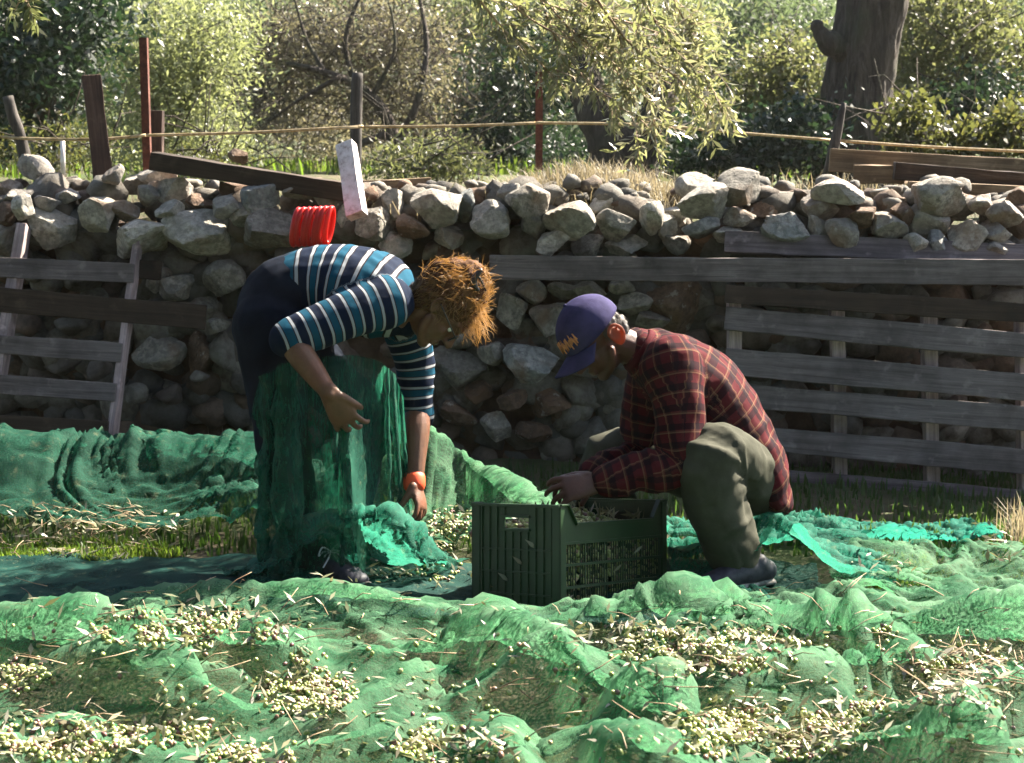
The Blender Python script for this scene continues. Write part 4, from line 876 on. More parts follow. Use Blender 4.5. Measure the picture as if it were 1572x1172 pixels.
# ------------------------------------------------------------------ crate of olives
t = NT('crate_plastic'); co = t.coord()
c = t.ramp(t.noise(co, 14, 5, .65), [(.35, (.008, .026, .008)), (.6, (.013, .038, .012)), (.75, (.026, .045, .018))])
M['crate'] = t.done(t.princ(c, .42, t.bump(t.noise(co, 80, 3), .15, .002), .4))
C0 = Vector((.138, 4.72, .010)); EL_ = Vector((-.250, .19, -.034)); ER = Vector((.35, .29, -.052))
l1 = EL_.length; e1 = EL_.normalized(); e2 = (ER-e1*ER.dot(e1)).normalized(); l2 = .555; e3 = e2.cross(e1).normalized()
if e3.z < 0: e3 = -e3
crate = empty('olive_crate', C0, 'dark green slatted plastic crate filled with olives standing between the pickers', 'crate'); CH = .312
def prism(mb, o, ax, poly, n, th, d=0):
    """poly of (u, z) in the plane o+ax*u+e3*z, thickness th along n starting at d"""
    k = len(poly); v = [o+ax*u+e3*z+n*d for u, z in poly]+[o+ax*u+e3*z+n*(d+th) for u, z in poly]
    mb.add(v, [tuple(range(k)), tuple(reversed(range(k, 2*k)))]+[(i, i+k, (i+1) % k+k, (i+1) % k) for i in range(k)])
def rect(mb, o, ax, u0, u1, z0, z1, n, th, d=0): prism(mb, o, ax, [(u0, z0), (u1, z0), (u1, z1), (u0, z1)], n, th, d)
def end_panel(o, ax, n, L):
    mb = MB()
    a, b = L*.36, L*.66                                  # hand slot
    rect(mb, o, ax, 0, a, .0, CH-.004, n, .004); rect(mb, o, ax, b, L, .0, CH-.004, n, .004); rect(mb, o, ax, a, b, 0, .245, n, .004); rect(mb, o, ax, a, b, .275, CH-.004, n, .004)
    rect(mb, o, ax, -.004, L+.004, CH-.004, CH+.004, n, .02, -.012)
    for z in (.05, .115, .18): rect(mb, o, ax, .03, L-.03, z, z+.005, n, .007, -.0072)
    rect(mb, o, ax, a-.008, b+.008, .237, .244, n, .008, -.0084); rect(mb, o, ax, a-.008, b+.008, .276, .283, n, .008, -.0084)
    k = 9
    for i in range(k+1):
        u = .03+(L-.06)*i/k
        if i in (3, 4, 5): rect(mb, o, ax, u-.003, u+.003, .006, .234, n, .005, -.0054)
        else: rect(mb, o, ax, u-.003, u+.003, .006, CH-.006, n, .005, -.0054)
    return mb.obj('end_panel', M['crate'], crate, bevel=.0008)
def side_panel(o, ax, n, L):
    mb = MB(); lo = .258
    prism(mb, o, ax, [(0, .205), (L, .205), (L, CH), (L-.035, CH), (L-.075, lo), (.075, lo), (.035, CH), (0, CH)], n, .004, .0)
    rect(mb, o, ax, .075, L-.075, lo-.003, lo+.004, n, .017, -.009); rect(mb, o, ax, -.004, .035, CH+.0005, CH+.006, n, .017, -.01); rect(mb, o, ax, L-.035, L+.004, CH+.0005, CH+.006, n, .017, -.01)
    for s, u0, u1 in ((1, .035, .075), (1, L-.035, L-.075)): prism(mb, o, ax, [(u0, CH), (u1, lo), (u1, lo+.006), (u0, CH+.007)], n, .016, -.0095)
    for z in (.200, .137, .072, .002): rect(mb, o, ax, .004, L-.004, z, z+.008, n, .010, -.004)
    k = 40
    for i in range(k+1):
        u = .03+(L-.06)*i/k; wv = .0028 if i % 8 else .006
        if i % 13 == 5: continue
        rect(mb, o, ax, u-wv/2, u+wv/2, .006, .203, n, .004, .0005)
    for u0, u1 in ((0, .026), (L-.026, L)): rect(mb, o, ax, u0, u1, 0, .2005, n, .005, -.001)
    return mb.obj('side_panel', M['crate'], crate, bevel=.0008)
end_panel(C0, e1, -e1.cross(e3) if (-e1.cross(e3)).dot(e2) > 0 else e1.cross(e3), l1)
end_panel(C0+e2*l2, e1, -e2, l1)
side_panel(C0, e2, e1, l2); side_panel(C0+e1*l1, e2, -e1, l2)
for o in (C0, C0+e1*l1, C0+e2*l2, C0+e1*l1+e2*l2):
    mb = MB()
    s1 = 1 if (o-C0).dot(e1) < .1 else -1; s2 = 1 if (o-C0).dot(e2) < .1 else -1
    prism(mb, o-e1*s1*.006, e1, [(0, -.001), (s1*.03, -.001), (s1*.03, CH-.002), (0, CH-.002)], -e2*s2, .006)
    prism(mb, o-e2*s2*.006, e2, [(0, -.001), (s2*.026, -.001), (s2*.026, CH-.002), (0, CH-.002)], -e1*s1, .006)
    mb.obj('corner_post', M['crate'], crate, bevel=.001)
mb = MB(); prism(mb, C0+e1*.01+e3*.004, e2, [(.006, 0), (l2-.006, 0), (l2-.006, .006), (.006, .006)], e1, l1-.02); mb.obj('bottom', M['crate'], crate)
# contents: a heap of olives and leaves
def inside(u, v): return C0+e1*(.012+(l1-.024)*u)+e2*(.012+(l2-.024)*v)
pts = []
for _ in range(2600):
    u, v = random.random(), random.random(); top = .240+.055*math.exp(-((u-.5)/.35)**2-((v-.42)/.3)**2); r = random.random()
    if r < .6: pts.append(inside(u, v)+e3*(top+random.uniform(-.012, .006)))
    elif r < .85: pts.append(inside(random.choice((.02, .03)), v)+e3*random.uniform(.01, .215))
    else: pts.append(inside(u, random.choice((.02, .03)))+e3*random.uniform(.01, .22))
set_tag(scatter('crate_olives', oco, of, [(tuple(p), re(), random.uniform(.85, 1.15)) for p in pts], M['olive']), 'green olives heaped inside the dark green crate', 'olives', None, 'stuff')
mb = MB(); n = 14; P = np.array([[tuple(inside(i/n, j/n)+e3*(.230+.055*math.exp(-((i/n-.5)/.35)**2-((j/n-.42)/.3)**2))) for j in range(n+1)] for i in range(n+1)])
pile = link('olive_heap', grid_mesh(P), M['olive']); pile.parent = bpy.data.objects['crate_olives']; set_tag(pile, None, None, None, 'stuff')
its = []
for _ in range(90):
    u, v = random.random(), random.random(); its.append((tuple(inside(u, v)+e3*(.268+.05*math.exp(-((u-.5)/.35)**2-((v-.42)/.3)**2))), re(), random.uniform(.8, 1.2)))
for u, z in ((.45, .15), (.3, .2), (.62, .1), (.9, .02)): its.append((tuple(C0+e1*l1*u+e3*z-e2*.012), Euler((1.4, .7, .5)), 1.1))
for u, z in ((.04, .045), (.5, .12), (.7, .17)): its.append((tuple(C0+e2*l2*u+e3*z-e1*.012), Euler((1.5, -.4, .8)), 1.0))
set_tag(scatter('crate_leaves', lb(.05, .012), LF, its, M['leaf_litter']), 'olive leaves lying among the olives in the crate and stuck to its sides', 'leaves', None, 'stuff')
# ------------------------------------------------------------------ people
def skin_mat(name, c1, c2, tc):
    t = NT(name); co = t.coord(); c = t.ramp(t.noise(co, 26, 6, .7), [(.32, tuple(x*.7 for x in c1)), (.5, c1), (.68, c2)]); c = t.mix(t.ramp(t.noise(co, 9, 3), [(.5, (0, 0, 0)), (.7, (.5, .5, .5))]), c, (c2[0]*1.1, c2[1]*.75, c2[2]*.7))
    p = t.princ(c, .5, t.bump(t.math('ADD', t.noise(co, 260, 3), t.noise(co, 70, 4)), .35, .003), .35, **{'Subsurface Weight': .12, 'Subsurface Scale': .01}); M[name] = t.done(t.trans(p, tc, .10))
skin_mat('skin_tan', (0.1232, 0.0593, 0.0332), (0.1564, 0.0782, 0.0450), (0.3792, 0.1185, 0.0474)); skin_mat('skin_dark', (0.0711, 0.0308, 0.0189), (0.0900, 0.0403, 0.0247), (0.4266, 0.1043, 0.0379))
t = NT('skin_ear'); M['skin_ear'] = t.done(t.trans(t.princ((.18, .07, .045), .6, None, .1), (.45, .12, .05), .3))
def cloth_mat(name, colfn, rough=.85, wv=700, tf=.0, bumps_=.25):
    t = NT(name); c = colfn(t); co = t.coord(); h = t.noise(co, wv, 2, .5); h2 = t.noise(co, 45, 4, .6)
    b = t.bump(t.math('ADD', t.math('MULTIPLY', h, .3), h2), bumps_, .006); p = t.princ(c, rough, b, .06); M[name] = t.done(p)
def stripes(t):
    a = t.n('Attribute'); a.attribute_name = 'chain'; sx = t.n('SeparateXYZ'); t.l(a.outputs['Vector'], sx.inputs[0])
    u = t.math('FRACT', t.math('DIVIDE', t.math('ADD', sx.outputs[0], t.math('MULTIPLY', t.noise(t.coord(), 8, 2), .004)), .066))
    N = (.005, .010, .024); T_ = (.005, .048, .082); G_ = (.24, .255, .27); B = (.014, .012, .016)
    return t.ramp(u, [(0, T_), (.30, B), (.34, G_), (.45, B), (.49, N), (.81, B), (.84, G_), (.95, B)], 'CONSTANT')
cloth_mat('striped_knit', stripes)
def plaid(t):
    a = t.n('Attribute'); a.attribute_name = 'chain'; sx = t.n('SeparateXYZ'); t.l(a.outputs['Vector'], sx.inputs[0])
    def band(o, per, ph): return t.math('FRACT', t.math('DIVIDE', t.math('ADD', sx.outputs[o], ph+5), per))
    c = (0.0540, 0.0063, 0.0090)
    u = t.ramp(band(0, .056, 0), [(0, (0, 0, 0)), (.38, (1, 1, 1)), (.72, (0, 0, 0))], 'CONSTANT'); v = t.ramp(band(1, .056, 0), [(0, (0, 0, 0)), (.40, (1, 1, 1)), (.74, (0, 0, 0))], 'CONSTANT')
    c = t.mix(t.math('MULTIPLY', u, .72), c, (0.0054, 0.0036, 0.0063)); c = t.mix(t.math('MULTIPLY', v, .66), c, (0.0063, 0.0045, 0.0072))
    for o, ph in ((0, .01), (1, .012)):
        l = t.ramp(band(o, .056, ph), [(0, (1, 1, 1)), (.07, (0, 0, 0)), (.94, (.5, .5, .5)), (.97, (0, 0, 0))], 'CONSTANT'); c = t.mix(t.math('MULTIPLY', l, .36), c, (.17, .11, .06))
    return c
cloth_mat('plaid_flannel', plaid, tf=.0)
cloth_mat('navy_denim', lambda t: t.ramp(t.noise(t.coord(), 14, 4), [(.35, (0.0025, 0.0044, 0.0098)), (.65, (0.0059, 0.0093, 0.0177))]))
cloth_mat('olive_cotton', lambda t: t.ramp(t.noise(t.coord(), 10, 4), [(.35, (0.0332, 0.0345, 0.0244)), (.65, (0.0531, 0.0531, 0.0399))]))
cloth_mat('cap_cotton', lambda t: t.ramp(t.noise(t.coord(), 20, 4), [(.35, (.024, .022, .058)), (.65, (.04, .036, .09))]))
t = NT('shoe'); M['shoe'] = t.done(t.princ(t.ramp(t.noise(t.coord(), 40, 4), [(.4, (.012, .014, .022)), (.6, (.035, .035, .05))]), .6))
t = NT('sole'); M['sole'] = t.done(t.princ(t.ramp(t.noise(t.coord(), 40, 4), [(.4, (.10, .09, .08)), (.6, (.3, .28, .26))]), .8))
t = NT('lace'); M['lace'] = t.done(t.princ((.6, .58, .68), .7))
t = NT('hair'); g = t.n('NewGeometry'); c = t.ramp(g.outputs['Random Per Island'], [(0, (.08,.036,.014)), (.5, (.17, .10, .042)), (1, (.30, .20, .10))])
M['hair_red'] = t.done(t.trans(t.princ(c, .45, None, .4), t.mix(.75, c, (1, .72, .36)), .5))
t = NT('hair_grey'); M['hair_mass'] = (lambda t: t.done(t.princ((.07, .032, .014), .8, None, .1)))(NT('hair_mass'))
t = NT('hair_grey'); M['hair_grey'] = t.done(t.trans(t.princ((.09, .08, .072), .6), (.2, .17, .15), .3))
t = NT('black_plastic'); M['black'] = t.done(t.princ((.01, .01, .012), .3, None, .5))
t = NT('orange_band'); M['orange_band'] = t.done(t.princ((.75, .09, .03), .5))
t = NT('orange_thread'); M['orange_thread'] = t.done(t.princ((.62, .25, .10), .8))
t = NT('eye'); M['eye'] = t.done(t.princ((.6, .58, .55), .2))

def chain_attr(me, chains):
    co = get_co(me); best = np.full(len(co), 1e9); SW = np.zeros(len(co)); SU = np.zeros(len(co)); U = np.zeros(len(co)); A = np.zeros(len(co)); K = np.zeros(len(co))
    for ci, (pts, rads, u0) in enumerate(chains):
        P = [np.array(p) for p in catmull(pts, 6)]; rr = [ (r if not isinstance(r, tuple) else (r[0]+r[1])/2) for r in rads]; rr = [q.x for q in catmull([Vector((r, 0, 0)) for r in rr], 6)]
        u = u0
        for i in range(len(P)-1):
            ab = P[i+1]-P[i]; L = np.linalg.norm(ab); lo = 0 if i else -3; hi = 1 if i < len(P)-2 else 4
            t = ((co-P[i]) @ ab)/(L*L); tc = np.clip(t, 0, 1); d = np.linalg.norm(co-P[i]-tc[:, None]*ab, axis=1)/rr[i]; m = d < best
            tt = np.clip(t, lo-.6, hi+.6); nb_ = np.where(m, d, best); sc_ = np.where(m & (best < 1e8), np.exp(np.clip(-(best**2-d**2)*9, -60, 0)), 1.0); sc_ = np.where(m & (K != ci), 0, sc_)
            wgt = np.exp(np.clip(-(d**2-nb_**2)*9, -60, 0)); wgt = np.where(~m & (K != ci), 0, wgt); SW = SW*sc_+wgt; SU = SU*sc_+wgt*(u+tt*L); best = nb_
            q = co-P[i]-t[:, None]*ab; tn = ab/L; b1 = np.array([0, 1, 0])-tn*tn[1]; b1 /= np.linalg.norm(b1); b2 = np.cross(tn, b1)
            A = np.where(m, np.arctan2(q @ b2, q @ b1)*rr[i], A); K = np.where(m, ci, K); u += L
    U = SU/np.maximum(SW, 1e-9)
    attr(me, 'chain', np.stack([U, A, K], 1)); return U, A, K
def folds(me, amp, f, seed, aniso=.3, U=None, A=None):
    co = get_co(me); no = get_no(me)
    q = np.stack([U*f, A*f*aniso, co[:, 1]*f*.3], 1) if U is not None else co*f
    q = q+.6*np.stack([vnoise(co*9, seed+1), vnoise(co*9, seed+2), vnoise(co*9, seed+3)], 1)
    r = (1-np.abs(vnoise(q, seed))*1.8)*np.clip(.4+vnoise(co*5, seed+7), 0, 1); r2 = vnoise(co*f*1.3, seed+5)*.35
    set_co(me, co+no*((r+r2)*amp)[:, None])
def bend_dir(d, n, a): return (d*math.cos(a)+n*math.sin(a)).normalized()
def hand(mb, wrist, d, n, s, curl=(.5, .7, .5), spread=.12, thumb=(.6, .7, .35), sc=1.0, tcurl=.5):
    """d along the palm, n the way fingers curl, s the thumb side"""
    d = d.normalized(); n = (n-d*n.dot(d)).normalized(); s = (s-d*s.dot(d)-n*s.dot(n)).normalized(); wrist = Vector(wrist)
    loft(mb, [wrist-d*.02*sc, wrist+d*.03*sc, wrist+d*.065*sc, wrist+d*.088*sc], [(.027*sc, .019*sc), (.036*sc, .017*sc), (.042*sc, .016*sc), (.040*sc, .012*sc)], ref=s, n=14, k=3)
    for i, (off, L) in enumerate(((.030, .070), (.010, .078), (-.011, .073), (-.030, .057))):
        L *= sc; p = wrist+d*(.086-.004*abs(i-1))*sc+s*off*sc; a = 0; dd = (d+s*(off*spread/.03)).normalized(); P = [p-dd*.012*sc, p]; c = [q*(1+.12*random.uniform(-1, 1)+.06*i) for q in curl]
        for k, fr in enumerate((.45, .31, .24)):
            a += c[k]; v = bend_dir(dd, n, a); P.append(P[-1]+v*L*fr)
        loft(mb, P, [.0095*sc, .0095*sc, .0088*sc, .0080*sc, .0066*sc], ref=s, n=8, k=3)
    p = wrist+d*.022*sc+s*.026*sc; v = (d*thumb[0]+s*thumb[1]+n*thumb[2]).normalized(); v2 = bend_dir(v, (n-s*.4+d*.3).normalized(), tcurl*.7); v3 = bend_dir(v2, (n-s*.5).normalized(), tcurl*.6)
    loft(mb, [p, p+v*.034*sc, p+v*.034*sc+v2*.03*sc, p+v*.034*sc+v2*.03*sc+v3*.022*sc], [.0155*sc, .012*sc, .0105*sc, .0085*sc], n=8, k=3)
def head(mb, c, F, U, N, s=1.0):
    Rm = Matrix((F, N, U)).transposed(); P = lambda f, n, u: c+(F*f+N*n+U*u)*s
    ball(mb, P(-.008, 0, .030), (.097*s, .075*s, .090*s), Rm, 24, 16); ball(mb, P(.022, 0, -.028), (.066*s, .054*s, .086*s), Rm, 20, 14)
    ball(mb, P(.066, 0, -.098), (.022*s, .026*s, .018*s), Rm); loft(mb, [P(.01, .055, -.05), P(.035, .045, -.085), P(.066, .012, -.1)], [.014*s, .013*s, .012*s], n=10); loft(mb, [P(.01, -.055, -.05), P(.035, -.045, -.085), P(.066, -.012, -.1)], [.014*s, .013*s, .012*s], n=10)
    loft(mb, [P(.083, 0, .012), P(.098, 0, -.012), P(.110, 0, -.030)], [.009*s, .011*s, .0135*s], n=10); ball(mb, P(.098, .010, -.034), (.012*s, .009*s, .008*s), Rm); ball(mb, P(.098, -.010, -.034), (.012*s, .009*s, .008*s), Rm)
    loft(mb, [P(.064, .045, .022), P(.083, .022, .026), P(.085, 0, .020), P(.083, -.022, .026), P(.064, -.045, .022)], [.010*s]*5, n=10)
    for q in (1, -1): ball(mb, P(.060, q*.032, -.028), (.018*s, .02*s, .018*s), Rm)
    ball(mb, P(.086, 0, -.060), (.010*s, .024*s, .0065*s), Rm); ball(mb, P(.084, 0, -.072), (.010*s, .021*s, .007*s), Rm)
def ear(mb, c, F, U, N, q, s=1.0):
    P = lambda f, n, u: c+(F*f+N*n*q+U*u)*s
    pts = [P(-.002, .072, -.030), P(.002, .078, -.012), P(.004, .082, .006), P(-.008, .088, .020), P(-.024, .092, .018), P(-.032, .093, .000), P(-.028, .090, -.018), P(-.014, .082, -.034), P(-.004, .074, -.036)]
    loft(mb, pts, [.0045*s, .005*s, .005*s, .005*s, .005*s, .005*s, .005*s, .006*s, .005*s], n=8, k=3, ref=N)
    Rm = Matrix((F, N, U)).transposed(); ball(mb, P(-.014, .080, -.006), (.016*s, .004*s, .025*s), Rm)

# ---------------- the woman
wm = empty('person', G(500, 895, 0), 'woman with messy reddish hair bending over in striped blue sweater and dark jeans', 'person')
Fw = Vector((.40, -.12, -.90)).normalized(); Uw = Vector((.90, .02, .40)); Uw = (Uw-Fw*Uw.dot(Fw)).normalized(); Nw = Uw.cross(Fw).normalized()
if Nw.y > 0: Nw = -Nw
hc = W(680, 474, 5.22); mb = MB()
sh_n = W(588, 462, 5.14); el_n = W(443, 520, 5.03); wr_n = W(507, 606, 4.95)
sh_f = W(632, 500, 5.42); el_f = W(640, 622, 5.42); wr_f = W(636, 738, 5.30)
loft(mb, [W(430, 470, 5.3), W(500, 442, 5.3), W(570, 452, 5.29), W(608, 474, 5.28)], [(.12, .09), (.13, .10), (.15, .10), (.12, .08)])
loft(mb, [W(600, 474, 5.28), W(625, 486, 5.26), hc-Uw*.05-Fw*.03], [.065, .052, .052])
head(mb, hc, Fw, Uw, Nw); ear(mb, hc, Fw, Uw, Nw*.97, 1, .9); ear(mb, hc, Fw, Uw, Nw*.97, -1, .9)
loft(mb, [sh_n, (sh_n+el_n)/2, el_n], [.055, .048, .04]); loft(mb, [el_n, el_n.lerp(wr_n, .3), el_n.lerp(wr_n, .7), wr_n], [.038, .042, .034, (.030, .024)])
loft(mb, [sh_f, (sh_f+el_f)/2, el_f], [.055, .048, .04]); loft(mb, [el_f, el_f.lerp(wr_f, .3), el_f.lerp(wr_f, .7), wr_f], [.040, .046, .036, (.025, .030)])
loft(mb, [W(600, 474, 5.28), sh_n], [.07, .055]); loft(mb, [W(600, 474, 5.28), sh_f], [.07, .055])
d = (W(532, 648, 4.97)-wr_n); hand(mb, wr_n, d, Vector((.25, .9, -.2)), Vector((.85, -.2, .5)), (.25, .55, .5), spread=.30, thumb=(.85, .5, .1), sc=1.05, tcurl=1.0)
d = (W(650, 790, 5.26)-wr_f); hand(mb, wr_f, d, Vector((-.95, .3, -.1)), Vector((-.3, -.95, 0)), (.35, .7, .6), spread=.25, thumb=(.75, .4, .6), sc=1.02)
LEG_N = [(W(414, 500, 5.2), .08), (W(426, 590, 5.17), .07), (W(434, 668, 5.13), .05), (W(455, 770, 5.16), .05), (W(482, 868, 5.15), .035)]
LEG_F = [(W(428, 500, 5.4), .08), (W(505, 590, 5.38), .07), (W(562, 640, 5.34), .05), (W(545, 740, 5.40), .05), (W(528, 852, 5.44), .035)]
for lg in (LEG_N, LEG_F): loft(mb, [W(430, 470, 5.3)]+[p for p, r in lg], [.08]+[r for p, r in lg])
me = fused(mb, .0045, 2); link('body', me, M['skin_tan'], wm)
# striped sweater
mb = MB(); ch = []
torso = [(W(466, 440, 5.3), (.152, .116)), (W(500, 437, 5.3), (.165, .124)), (W(550, 444, 5.29), (.182, .132)), (W(588, 462, 5.28), (.175, .132)), (W(612, 476, 5.27), (.11, .10)), (W(624, 482, 5.27), (.075, .072))]
sl_n = [(W(596, 464, 5.15), .082), (sh_n.lerp(el_n, .35), .074), (sh_n.lerp(el_n, .75), .066), (sh_n.lerp(el_n, 1.0), .060)]
sl_f = [(W(618, 488, 5.40), .082), (sh_f.lerp(el_f, .4), .066), (sh_f.lerp(el_f, .85), .056), (sh_f.lerp(el_f, 1.13), .054)]
u0 = 0
for cset in (torso, sl_n, sl_f):
    loft(mb, [p for p, r in cset], [r for p, r in cset], n=20); ch.append(([p for p, r in cset], [r for p, r in cset], u0)); u0 += 1.003
me = fused(mb, .007, 5); U_, A_, K_ = chain_attr(me, ch); folds(me, .0075, 26, 5, .35, U_, A_); link('sweater', me, M['striped_knit'], wm)
mb = MB(); JN = [(W(414, 500, 5.2), .115), (W(424, 590, 5.17), .098), (W(434, 668, 5.13), .082), (W(452, 770, 5.16), .075), (W(476, 852, 5.15), .062)]
JF = [(W(428, 500, 5.4), .112), (W(505, 590, 5.38), .092), (W(562, 640, 5.34), .078), (W(545, 740, 5.40), .070), (W(530, 845, 5.44), .060)]
loft(mb, [W(478, 438, 5.3), W(440, 450, 5.3), W(422, 478, 5.3), W(420, 510, 5.3)], [(.150, .108), (.160, .120), (.172, .120), (.165, .10)], n=20)
for s_ in (JN, JF): loft(mb, [p for p, r in s_], [r for p, r in s_], n=18)
me = fused(mb, .008, 5); U_, A_, K_ = chain_attr(me, [([p for p, r in JN], [r for p, r in JN], 0), ([p for p, r in JF], [r for p, r in JF], 2)]); folds(me, .009, 18, 15, .4, U_, A_); link('jeans', me, M['navy_denim'], wm)
def shoe(parent, heel, toe, top, s=1.0, laces=True):
    heel = Vector(heel); toe = Vector(toe); d = (toe-heel).normalized(); sd = Vector((-d.y, d.x, 0)).normalized(); up = Vector((0, 0, 1)); L = (toe-heel).length; mb = MB()
    P = [heel+up*.045, heel+d*L*.25+up*.05, heel+d*L*.5+up*.047, heel+d*L*.78+up*.036, heel+d*L*.95+up*.030]; loft(mb, P, [(.032, .034), (.036, .044), (.038, .038), (.045, .027), (.036, .020)], ref=sd, n=16); loft(mb, [heel+d*L*.12+up*.06, Vector(top)], [(.036, .044), (.04, .045)], ref=sd, n=14)
    r = link('shoe', fused(mb, .006, 3), M['shoe'], parent); mb = MB()
    loft(mb, [heel-d*.01+up*.012, heel+d*L*.3+up*.012, heel+d*L*.6+up*.012, heel+d*L*.85+up*.013, heel+d*(L+.005)+up*.016], [(.034, .012), (.038, .012), (.044, .012), (.048, .012), (.036, .011)], ref=sd, n=16); mb.obj('sole', M['sole'], r, True)
    if not laces: return
    mb = MB()
    for i in range(5):
        a = heel+d*L*(.34+i*.085)+up*(.091-i*.0085); loft(mb, [a-sd*.024-up*.008, a+up*.002, a+sd*.024+d*.012-up*.008], [.0032]*3, n=6); 
    a = heel+d*L*.34+up*.095
    for q in (1, -1): loft(mb, [a, a+sd*q*.03+up*.018, a+sd*q*.045-up*.006, a+sd*q*.02-d*.01, a], [.0028]*5, n=6); loft(mb, [a, a+sd*q*.02-up*.01+d*.02, a+sd*q*.05-up*.035+d*.03], [.0028]*3, n=6)
    mb.obj('laces', M['lace'], r, True)
shoe(wm, G(484, 892, 0)+Vector((0, 0, .012)), G(556, 914, 0)+Vector((0, 0, .014)), W(482, 850, 5.16)); shoe(wm, W(528, 880, 5.46), W(600, 888, 5.40), W(530, 845, 5.45))
mb = MB(); loft(mb, [wr_f+(el_f-wr_f)*.03, wr_f-(el_f-wr_f)*.055], [(.031, .036), (.031, .036)], n=18, k=1); mb.obj('wristband', M['orange_band'], wm, True)
# hair: a soft mass plus loose strands
def hair(parent, c, F, U, N, bun, mat, ns, masses, seed, L0=(.04, .11), wild=.5, rad=.0008):
    mb = MB(); Rm = Matrix((F, N, U)).transposed()
    for (f, n, u, rf, rn, ru) in masses: ball(mb, c+F*f+N*n+U*u, (rf, rn, ru), Rm, 20, 14)
    me = fused(mb, .006, 4); co = get_co(me); no = get_no(me); q = co*38; set_co(me, co+no*(.006*(1-2*np.abs(vnoise(q*np.array([1, 1, .6]), seed)))+.004*vnoise(co*90, seed+1))[:, None])
    r = link('hair', me, M['hair_mass'] if mat is M['hair_red'] else mat, parent); co = get_co(me); no = get_no(me); rs = np.random.RandomState(seed); mb = MB(); bun = np.array(bun)
    for i in rs.randint(0, len(co), ns):
        p = co[i].copy(); n = no[i]; t = bun-p; l = np.linalg.norm(t); t = t/(l+1e-6); d = t*.9*min(1, l/.05)+n*rs.uniform(.15, .55)+rs.normal(size=3)*wild*.5; L = rs.uniform(*L0); P = [Vector(p-n*.001)]; k = 5
        w = rs.normal(size=3)*.16
        for j in range(k):
            d = d/np.linalg.norm(d)+w*.5-n*.04+np.array([0, 0, -.12]); d /= np.linalg.norm(d); p = p+d*L/k; P.append(Vector(p))
        loft(mb, P, [rad*(1.15-.9*j/k) for j in range(k+1)], n=3, k=1, cap=False)
    o = mb.obj('strands', mat, r, True); o['kind'] = 'stuff'; return r
bunp = W(728, 424, 5.22)
hair(wm, hc, Fw, Uw, Nw, bunp, M['hair_red'], 7500, [(-.022, 0, .040, .100, .086, .088), (-.045, 0, .0, .07, .075, .085), (-.075, 0, .075, .055, .06, .055), (-.055, 0, .115, .05, .055, .05), (-.02, .0, .11, .06, .06, .04), (-.090, 0, .035, .052, .06, .065), (-.085, 0, -.015, .04, .05, .05)], 3, wild=.30, L0=(.03, .08), rad=.00085)
rs = np.random.RandomState(19); mb = MB()
for _ in range(260):                          # flyaways
    u_ = rs.normal(size=3); u_ /= np.linalg.norm(u_); p = hc+Fw*(-.03)+Uw*.05+Vector(u_)*.095; d = Vector(u_)+Vector(rs.normal(size=3))*.7; P = [p]
    if (p-hc).dot(Fw) > .03: continue
    for j in range(6): d = d.normalized()+Vector(rs.normal(size=3))*.35+Vector((0, 0, -.1)); P.append(P[-1]+d.normalized()*rs.uniform(.004, .012))
    loft(mb, P, [.0008, .0008, .0007, .0006, .0005, .0004, .0003], n=3, k=1, cap=False)
o = mb.obj('flyaway_hair', M['hair_red'], wm, True); o['kind'] = 'stuff'
rs = np.random.RandomState(9); mb = MB()
for _ in range(150):                          # wisps falling over the forehead
    p = W(rs.uniform(705, 745), rs.uniform(470, 505), 5.22+rs.uniform(-.06, .06)); d = Vector((.35+rs.normal()*.3, rs.normal()*.3, -1)); P = [p]
    for j in range(5): d = (d.normalized()+Vector(rs.normal(size=3))*.22); P.append(P[-1]+d.normalized()*rs.uniform(.008, .018))
    loft(mb, P, [.0009, .0009, .0008, .0007, .0005, .0003], n=3, k=1, cap=False)
o = mb.obj('fringe', M['hair_red'], wm, True); o['kind'] = 'stuff'
mb = MB(); c = bunp+Vector((.0, -.055, -.01)); loft(mb, [c+Uw*.03-Fw*.02, c, c+Fw*.03+Uw*.0], [.008, .012, .006], n=8); [loft(mb, [c+Uw*(.02-.012*i), c+Uw*(.02-.012*i)+Fw*.025-Nw*.012, c+Uw*(.02-.012*i)+Fw*.04-Nw*.03], [.0035]*3, n=6) for i in range(4)]; mb.obj('hair_clip', M['black'], wm, True)
mb = MB()
for q in (1, -1):
    cc = hc+Fw*.098+Nw*q*.033-Uw*.006; pts = [cc+(Nw*math.cos(a)*.025+Uw*math.sin(a)*.018) for a in [i*math.pi/8 for i in range(17)]]; loft(mb, pts, [.0022]*17, n=6, k=1, ref=Fw, cap=False)
    loft(mb, [cc+Nw*q*.025+Uw*.008, hc+Fw*.04+Nw*q*.082+Uw*.004, hc-Fw*.01+Nw*q*.084+Uw*.004], [.0024]*3, n=6)
loft(mb, [hc+Fw*.1+Nw*.009-Uw*.002, hc+Fw*.104, hc+Fw*.1-Nw*.009-Uw*.002], [.002]*3, n=6); mb.obj('glasses', M['black'], wm, True)
for q in (1, -1):
    mb = MB(); ball(mb, hc+Fw*.066+Nw*q*.031-Uw*.004, .0105, None, 12, 8); e_ = mb.obj('eye', M['eye'], wm, True); mb = MB(); ball(mb, hc+Fw*.0745+Nw*q*.031-Uw*.006, (.0045, .0045, .0045), None, 10, 6); mb.obj('iris', M['black'], e_, True)

